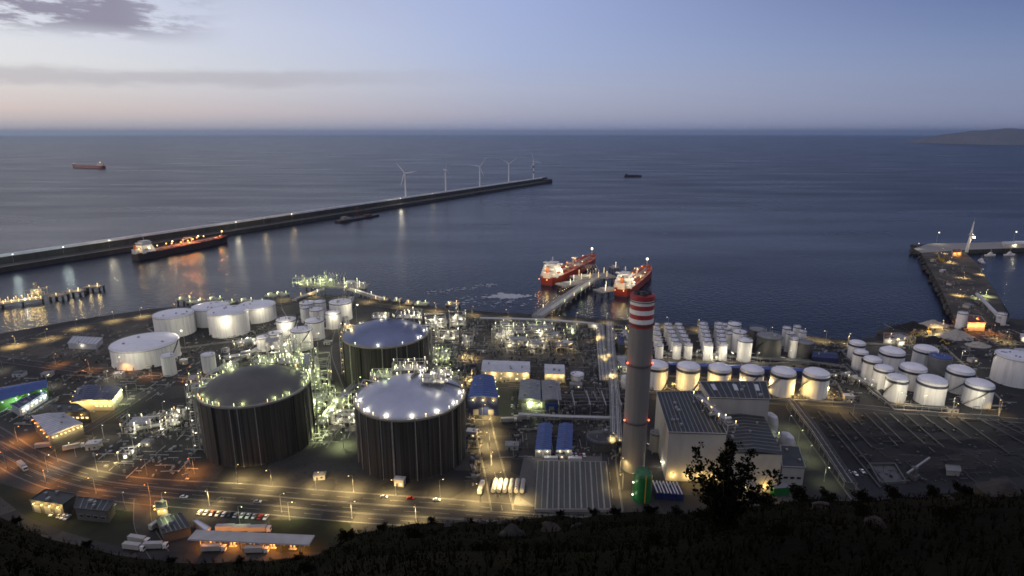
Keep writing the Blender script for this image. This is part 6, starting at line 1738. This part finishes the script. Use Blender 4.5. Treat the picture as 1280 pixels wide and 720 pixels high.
# stockpiles and machines on the eastern shore
def heap(label, x, y, w, d, h, m, seed):
    p_ = P(x, y, 0); mb = MB(); n = 28; vs = [(0, 0, h)]; fs = []; r_ = random.Random(seed)
    rings = 7
    for j in range(1, rings + 1):
        for k in range(n):
            a = 2 * PI * k / n; q_ = j / rings
            jx = 1 + .22 * mnoise.noise(Vector((math.cos(a) * 1.5, math.sin(a) * 1.5, seed)))
            vs.append((w / 2 * q_ * math.cos(a) * jx, d / 2 * q_ * math.sin(a) * jx, max(0, h * (1 - q_) ** 1.1 * (1 + .3 * mnoise.noise(Vector((math.cos(a) * q_ * 4, math.sin(a) * q_ * 4, seed + 3)))))))
    fs += [(0, 1 + k, 1 + (k + 1) % n) for k in range(n)]
    for j in range(rings - 1):
        o_ = 1 + j * n; fs += [(o_ + k, o_ + n + k, o_ + n + (k + 1) % n, o_ + (k + 1) % n) for k in range(n)]
    mb.add(vs, fs); o = mb.build('stockpile', M[m], smooth=60); o.location = p_
    tag(o, label, 'stockpile', 'stockpiles on the eastern shore')
heap('large pale gravel heap behind the eastern tank park', 1194, 421, 44, 26, 9, 'gravel', 1)
heap('long yellowish gravel heap at the foot of the mole', 1165, 407, 40, 18, 7, 'gravel', 2)
heap('dark coal heap at the water edge by the mole', 1140, 410, 44, 22, 8, 'coal', 3)
heap('dark coal heap between the machines and the gravel', 1168, 428, 40, 22, 7, 'coal', 4)
heap('small pale gravel heap beside the port road', 1222, 432, 26, 16, 5, 'gravel', 5)
heap('low brown heap at the end of the shore road', 1110, 416, 26, 16, 5, 'earth', 6)
def loader(label, p_, rot):
    t = thing('excavator', label, 'excavator', p_, rot, 'yellow machines by the stockpiles')
    mb = MB()
    for s_ in (-1.2, 1.2): mb.box(0, s_, 0, 4.4, .8, 1.0)
    mb.build('track', M['rubber'], t)
    mb = MB(); mb.box(-.5, 0, 1.1, 3.6, 2.8, 1.5); mb.build('body', M['yellow'], t)
    mb = MB(); mb.box(.4, .7, 2.6, 1.6, 1.2, 1.5); mb.build('cab', M['glass'], t)
    mb = MB(); mb.beam((1, -.4, 2.2), (4.2, -.4, 5.6), .5, .6); mb.beam((4.2, -.4, 5.6), (6.6, -.4, 2.2), .4, .5); mb.build('boom', M['yellow'], t)
    mb = MB(); mb.box(6.6, -.4, 1.0, 1.2, 1.4, 1.2); mb.build('bucket', M['darksteel'], t)
for lab, x, y, r_ in [('yellow excavator nearest the farthest domed tanks', 1136, 423, .4), ('yellow excavator beside the coal heap with raised boom', 1146, 421, 2.2), ('yellow excavator at the foot of the long gravel heap', 1160, 416, 1.2), ('yellow excavator on the large pale gravel heap side', 1183, 431, 3)]:
    loader(lab, P(x, y, 0), r_)
building('works_hut', 'brown roofed hut on the shore behind the domed tanks', 'hut', [(1105, 417), (1120, 418), (1121, 425), (1105, 424)], 5, 'wallgrey', 'rust', vents=1, seed=64, lit=[(2, 1, 'white')], litpow=1500)
building('works_hut', 'small white hut beside the yellow machines', 'hut', [(1122, 424), (1130, 424), (1131, 428), (1122, 428)], 4, 'shipwhite', 'palesheet', vents=0, seed=65, lit=[(2, 1, 'white')], litpow=1500)
building('port_shed', 'pale shed beside the port road at the eastern edge', 'shed', [(1268, 436), (1300, 438), (1304, 445), (1270, 444)], 5, 'wallgrey', 'palesheet', vents=1, seed=66, lit=[(2, 2, 'warm')], litpow=2500)
building('port_shed', 'low white container office by the large flat roofed tank', 'shed', [(1276, 418), (1300, 419), (1302, 423), (1277, 422)], 4, 'shipwhite', 'palesheet', vents=1, seed=67, lit=[(2, 2, 'white')], litpow=2500)

# coal yard: conveyor lines, a walled pit and low dark piles
def lineway(label, a, b, w=2.2, h=2.2):
    a, b = P(*a, 0), P(*b, 0); w = .9; h = 1.2; d = b - a; t = thing('yard_conveyor', label, 'conveyor', a, math.atan2(d.y, d.x), 'conveyors across the dark yard')
    Ln = d.length
    mb = MB(); mb.box(Ln / 2, 0, h, Ln, w, .5); mb.build('belt', M['darksteel'], t)
    mb = MB()
    for k in range(int(Ln / 8) + 1):
        for s_ in (-.4, .4): mb.beam((k * 8, s_ * w, 0), (k * 8, s_ * w, h), .25)
    mb.build('leg_frame', M['darksteel'], t)
for i, (a, b) in enumerate([((1022, 516), (1100, 612)), ((1030, 516), (1112, 612)), ((1080, 518), (1122, 560)), ((1092, 518), (1130, 556)), ((1220, 524), (1290, 562)), ((1235, 524), (1300, 556)), ((1150, 519), (1200, 556)), ((1048, 517), (1090, 562)), ((1062, 517), (1078, 534)), ((1112, 519), (1168, 568)), ((1130, 519), (1180, 562)), ((1172, 521), (1216, 552)), ((1196, 522), (1262, 570)), ((1250, 525), (1296, 548))]):
    lineway(f"dark conveyor line across the dark yard, {ORD[i]} from the power station", a, b)
pts = [P(1086, 582, 0), P(1118, 582, 0), P(1132, 604, 0), P(1100, 606, 0)]; c = sum(pts, Vector()) / 4
t = thing('walled_pit', 'grey walled four sided pit in the dark yard', 'pit', c)
for i in range(4):
    mb = MB(); a, b = pts[i] - c, pts[(i + 1) % 4] - c; mb.beam(a + Vector((0, 0, 1)), b + Vector((0, 0, 1)), .8, 1.8); mb.build('side_wall', M['walldark'], t)
mb = MB(); mb.add([(p.x - c.x, p.y - c.y, .1) for p in pts], [(0, 1, 2, 3)]); mb.build('floor', M['walldark'], t)
for i, (x, y, w, d, h_) in enumerate([(1060, 545, 34, 16, 4), (1110, 548, 40, 20, 5), (1160, 560, 44, 22, 5), (1210, 552, 50, 20, 5), (1180, 590, 46, 22, 5), (1240, 585, 46, 22, 4), (1150, 535, 40, 14, 4), (1270, 545, 40, 16, 4)]):
    heap(f"low dark coal bank in the yard, {ORD[i]} from the power station", x, y, w, d, h_ * .45, 'coal', 40 + i)
building('yard_hut', 'small pale hut in the middle of the dark yard', 'hut', [(1183, 583), (1199, 584), (1200, 590), (1184, 589)], 4, 'concrete_grey', 'greysheet', vents=0, seed=70)
t = thing('stacker', 'grey stacker machine with a long boom beside the walled pit', 'stacker', P(1141, 598, 0), .5)
mb = MB(); mb.box(0, 0, 0, 6, 5, 3); mb.box(0, 0, 3, 3, 3, 5); mb.build('body', M['walldark'], t)
mb = MB(); mb.beam((-8, 0, 6), (16, 0, 10), .9); mb.build('boom', M['steel'], t)

# pipe rack along the road east of the power station and other long racks
def pipe_rack(label, pxs, w, h, n, m='pipe', group='long pipe racks'):
    pts = [P(x, y, 0) for x, y in pxs]; t = thing('pipe_rack', label, 'pipe rack', pts[0], 0, group)
    o_ = pts[0]; mb = MB()
    for i in range(len(pts) - 1):
        a, b = pts[i] - o_, pts[i + 1] - o_; d = (b - a); Ln = d.length; d.normalize(); s_ = Vector((-d.y, d.x, 0))
        for k in range(int(Ln / 9) + 1):
            q_ = a + d * (k * 9)
            if k == 0:
                for e_ in (-1, 1): mb.beam(a + s_ * e_ * w / 2 + Vector((0, 0, h - .4)), b + s_ * e_ * w / 2 + Vector((0, 0, h - .4)), .3)
            mb.beam(q_ + s_ * w / 2, q_ + s_ * w / 2 + Vector((0, 0, h)), .35); mb.beam(q_ - s_ * w / 2, q_ - s_ * w / 2 + Vector((0, 0, h)), .35); mb.beam(q_ - s_ * w / 2 + Vector((0, 0, h)), q_ + s_ * w / 2 + Vector((0, 0, h)), .35)
    mb.build('steel_frame', M['steel'], t)
    for k in range(n):
        mb = MB(); off = (k - (n - 1) / 2) * w / n
        line = offset_line([Vector((p.x - o_.x, p.y - o_.y)) for p in pts], off); mb.tube([(v.x, v.y, h + .5) for v in line], .28 + .1 * (k % 3), 6); mb.build('pipe', M[m if k % 3 else 'steel'], t)
pipe_rack('long pipe rack beside the rack road east of the power station', [(990, 508), (1020, 548), (1062, 612)], 7, 5, 6, 'darksteel')
pipe_rack('pipe rack running from chimney foot to the shore road', [(770, 560), (768, 500), (764, 450), (762, 408)], 8, 5, 7)
pipe_rack('brown lit pipe corridor beside the service road', [(756, 480), (752, 440), (750, 408)], 9, 3, 8)
pipe_rack('pipe rack along the far side of the process racks', [(600, 402), (680, 404), (742, 409)], 6, 4, 5)
pipe_rack('pipe rack between the cross road and the twin blue sheds', [(648, 524), (700, 527), (770, 529)], 5, 4, 4)
pipe_rack('pipe rack from the gas jetty past the middle cluster', [(440, 376), (432, 400), (438, 430)], 6, 5, 5)
pipe_rack('pipe track from the lone silo to the shore tanks', [(262, 470), (310, 446), (352, 420), (372, 404)], 6, 2, 6)
pipe_rack('pipe rack in front of the eastern tank park', [(1056, 458), (1094, 494), (1112, 508), (1196, 514)], 5, 2, 4, 'darksteel')
pipe_rack('pipe rack behind the long blue shed', [(812, 444), (900, 448), (1010, 455), (1056, 462)], 5, 3, 5, 'darksteel')
pipe_rack('pipe rack between the two nearer domed tanks', [(400, 540), (420, 512), (445, 488)], 6, 6, 6)
# bund walls round the tank groups
def bund(label, pxs, h=1.6, m='concrete_grey'):
    pts = [P(x, y, 0) for x, y in pxs]; c = sum(pts, Vector()) / len(pts); t = thing('bund_wall', label, 'wall', c, 0, 'bund walls')
    mb = MB()
    for i in range(len(pts)): mb.beam(pts[i] - c + Vector((0, 0, h / 2)), pts[(i + 1) % len(pts)] - c + Vector((0, 0, h / 2)), .7, h)
    mb.build('wall', M[m], t)
bund('low bund wall round the big white shore tanks', [(185, 412), (250, 393), (352, 386), (362, 402), (320, 424), (228, 436)])
bund('low bund wall round the eastern domed tanks', [(1052, 440), (1072, 430), (1180, 434), (1250, 500), (1248, 522), (1118, 514)])
bund('low bund wall round the row of yellow lit tanks', [(812, 492), (812, 470), (1046, 482), (1062, 505)])
bund('low kerb wall round the slim silo battery', [(816, 455), (812, 416), (1000, 424), (1020, 455)])

# small plant rooms and cabins scattered between the roads, individually named by their surroundings
cab = [(470, 410, 8, 5, 'on the far side of the blue domed tank'), (602, 440, 9, 5, 'beside the tank road opposite the lit vessel block'), (632, 476, 8, 6, 'behind the blue hall'), (720, 484, 10, 6, 'on the cross road near the switchyard'), (560, 500, 6, 5, 'at the foot of the blue hall'),
       (590, 545, 7, 5, 'on the lamp lit tank road'), (640, 560, 9, 6, 'on the dark lane before the twin blue sheds'), (330, 470, 6, 5, 'behind the dark dome'), (150, 472, 7, 5, 'beside the orange lit road'), (60, 470, 8, 6, 'beside the blue warehouse roof'),
       (282, 440, 6, 5, 'between the lone silo and the small tanks'), (230, 455, 6, 4, 'between the two lone silos'), (410, 430, 7, 5, 'near the nearest small white tank'), (1040, 470, 8, 5, 'east of the last yellow lit tank'), (1060, 500, 7, 5, 'at the corner of the rack road'),
       (1215, 452, 7, 5, 'behind the largest flat tank'), (1190, 515, 7, 4, 'before the cornermost domed tank'), (800, 440, 6, 5, 'just behind the chimney'), (788, 500, 6, 6, 'between chimney and switchyard'), (700, 572, 6, 4, 'at the back of the striped reservoir'),
       (118, 560, 8, 6, 'in the western paved yard'), (185, 556, 6, 5, 'before the bright pump yard'), (25, 470, 9, 6, 'on the road behind the warehouse'), (500, 606, 6, 4, 'at the foot of the nearest domed tank'), (400, 598, 7, 4, 'between the two nearer domed tanks by the road')]
for i, (x, y, w, d, lab) in enumerate(cab):
    p_ = P(x, y, 0); t = thing('plant_cabin', f"small {['grey', 'pale', 'cream'][i % 3]} plant cabin {lab}", 'cabin', p_, rnd.uniform(-.2, .2), 'small plant cabins')
    h_ = 3.2 + (i % 3) * .6
    mb = MB(); mb.box(0, 0, 0, w, d, h_); mb.build('wall', M[['wallgrey', 'palesheet', 'cream'][i % 3]], t)
    mb = MB(); mb.box(0, 0, h_ + .003, w + .6, d + .6, .3); rf = mb.build('roof', M[['greysheet', 'palesheet', 'darksheet'][(i * 2) % 3]], t)
    mb = MB(); mb.box(w * .2, 0, h_ + .3, 1.2, 1.2, .8); mb.build('air_unit', M['steel'], rf)
    mb = MB(); mb.box(-w * .2, -d / 2 - .05, .05, 1.1, .1, 2.1); mb.build('door', M['darksteel'], t)
    mb = MB(); mb.box(w * .2, -d / 2 - .05, 1.2, 1.3, .1, 1.0); mb.build('window', M['em_window' if i % 2 else 'glass'], t)
# ------------------------------------------------------------------ small uncountable pipework, supports and fittings on the ground
def clutter(name, zones, n, m, seed, hmax=3.0, z0=0.0):
    r_ = random.Random(seed); mb = MB()
    for (pxs, share) in zones:
        ps = [P(x, y, z0) for x, y in pxs]
        for _ in range(int(n * share)):
            u, v = r_.random(), r_.random()
            p_ = ps[0].lerp(ps[1], u).lerp(ps[3].lerp(ps[2], u), v)
            k = r_.random(); a = r_.choice([0, PI / 2]) + r_.uniform(-.08, .08)
            if k < .42: mb.box(p_.x, p_.y, z0, r_.uniform(.6, 2.6), r_.uniform(.6, 2.2), r_.uniform(.4, hmax) * r_.random() + .3, a)
            elif k < .78:
                l_ = r_.uniform(3, 15); z = r_.uniform(.4, hmax); d = Vector((math.cos(a), math.sin(a), 0)) * l_
                q_ = p_ + Vector((0, 0, z)); mb.tube([q_ - d / 2, q_ + d / 2], r_.uniform(.12, .32), 5); mb.beam(p_, q_, .2)
            elif k < .92: mb.cyl(p_.x, p_.y, z0, z0 + r_.uniform(.8, hmax * 1.3), r_.uniform(.3, .9), 8)
            else: mb.beam(p_, p_ + Vector((0, 0, r_.uniform(3, 7))), .18)
    struct(mb.build(name, m), 'stuff')
ZP = [([(592, 402), (738, 406), (742, 446), (590, 444)], .26), ([(540, 396), (600, 398), (588, 462), (546, 462)], .14), ([(742, 404), (800, 410), (790, 500), (742, 486)], .18), ([(340, 452), (392, 440), (440, 545), (395, 560)], .16),
      ([(640, 482), (780, 486), (780, 545), (640, 540)], .08), ([(282, 424), (372, 396), (420, 404), (352, 462)], .10), ([(150, 520), (245, 508), (245, 550), (150, 548)], .08)]
clutter('pipework', ZP, 1300, M['steel'], 1)
clutter('dark_pipework', ZP, 1400, M['darksteel'], 2)
ZE = [([(812, 438), (1050, 448), (1060, 505), (812, 492)], .25), ([(1016, 430), (1056, 430), (1075, 505), (1030, 500)], .25), ([(1060, 428), (1250, 440), (1270, 515), (1110, 512)], .2), ([(1100, 405), (1290, 410), (1300, 450), (1120, 440)], .3)]
clutter('pipework', ZE, 600, M['steel'], 3, 2.2)
clutter('dark_pipework', ZE, 800, M['darksteel'], 4, 2.5)
ZW = [([(0, 470), (240, 470), (180, 510), (0, 530)], .3), ([(100, 545), (250, 560), (240, 600), (130, 590)], .15), ([(0, 425), (190, 400), (190, 440), (0, 455)], .15), ([(8, 500), (60, 490), (110, 520), (30, 540)], .1)]
clutter('yard_debris', [([(1010, 520), (1290, 525), (1290, 600), (1080, 605)], 1)], 260, M['darksteel'], 6, 2.0)
clutter('loose_equipment', ZW, 600, M['steel'], 5, 2.2)
clutter('quay_debris', [([(1158, 318), (1192, 314), (1240, 396), (1204, 404)], 1)], 170, M['concrete_grey'], 8, 2.4, 2.5)
for i, (x, y, w, d, m_, lab) in enumerate([(1178, 340, 9, 5, 'palesheet', 'pale store on the mole between the two lamp pairs'), (1188, 356, 10, 6, 'rust', 'rusty red store in the middle of the mole'), (1210, 384, 12, 7, 'greysheet', 'grey store on the mole near the sloping conveyor'), (1166, 327, 7, 5, 'yellow', 'yellow plant box on the seaward half of the mole')]):
    t = thing('quay_store', lab, 'store', P(x, y, 2.5), .5, 'stores on the mole')
    mb = MB(); mb.box(0, 0, 0, w, d, 3.4); mb.build('wall', M['wallgrey'], t)
    mb = MB(); mb.box(0, 0, 3.403, w + .5, d + .5, .35); mb.build('roof', M[m_], t)
    mb = MB(); mb.box(0, -d / 2 - .06, .05, 2.2, .12, 2.6); mb.build('door', M['darksteel'], t)
ZM = [([(560, 440), (600, 440), (590, 520), (585, 500)], .12), ([(600, 446), (740, 448), (742, 482), (600, 478)], .25), ([(640, 505), (780, 505), (782, 575), (632, 575)], .22), ([(60, 440), (250, 440), (240, 478), (60, 480)], .16), ([(230, 424), (360, 404), (360, 440), (240, 470)], .15), ([(580, 520), (600, 520), (604, 610), (590, 610)], .1)]
clutter('pipework', ZM, 620, M['concrete_grey'], 21, 2.6)
clutter('dark_pipework', ZM, 700, M['darksteel'], 22, 2.8)
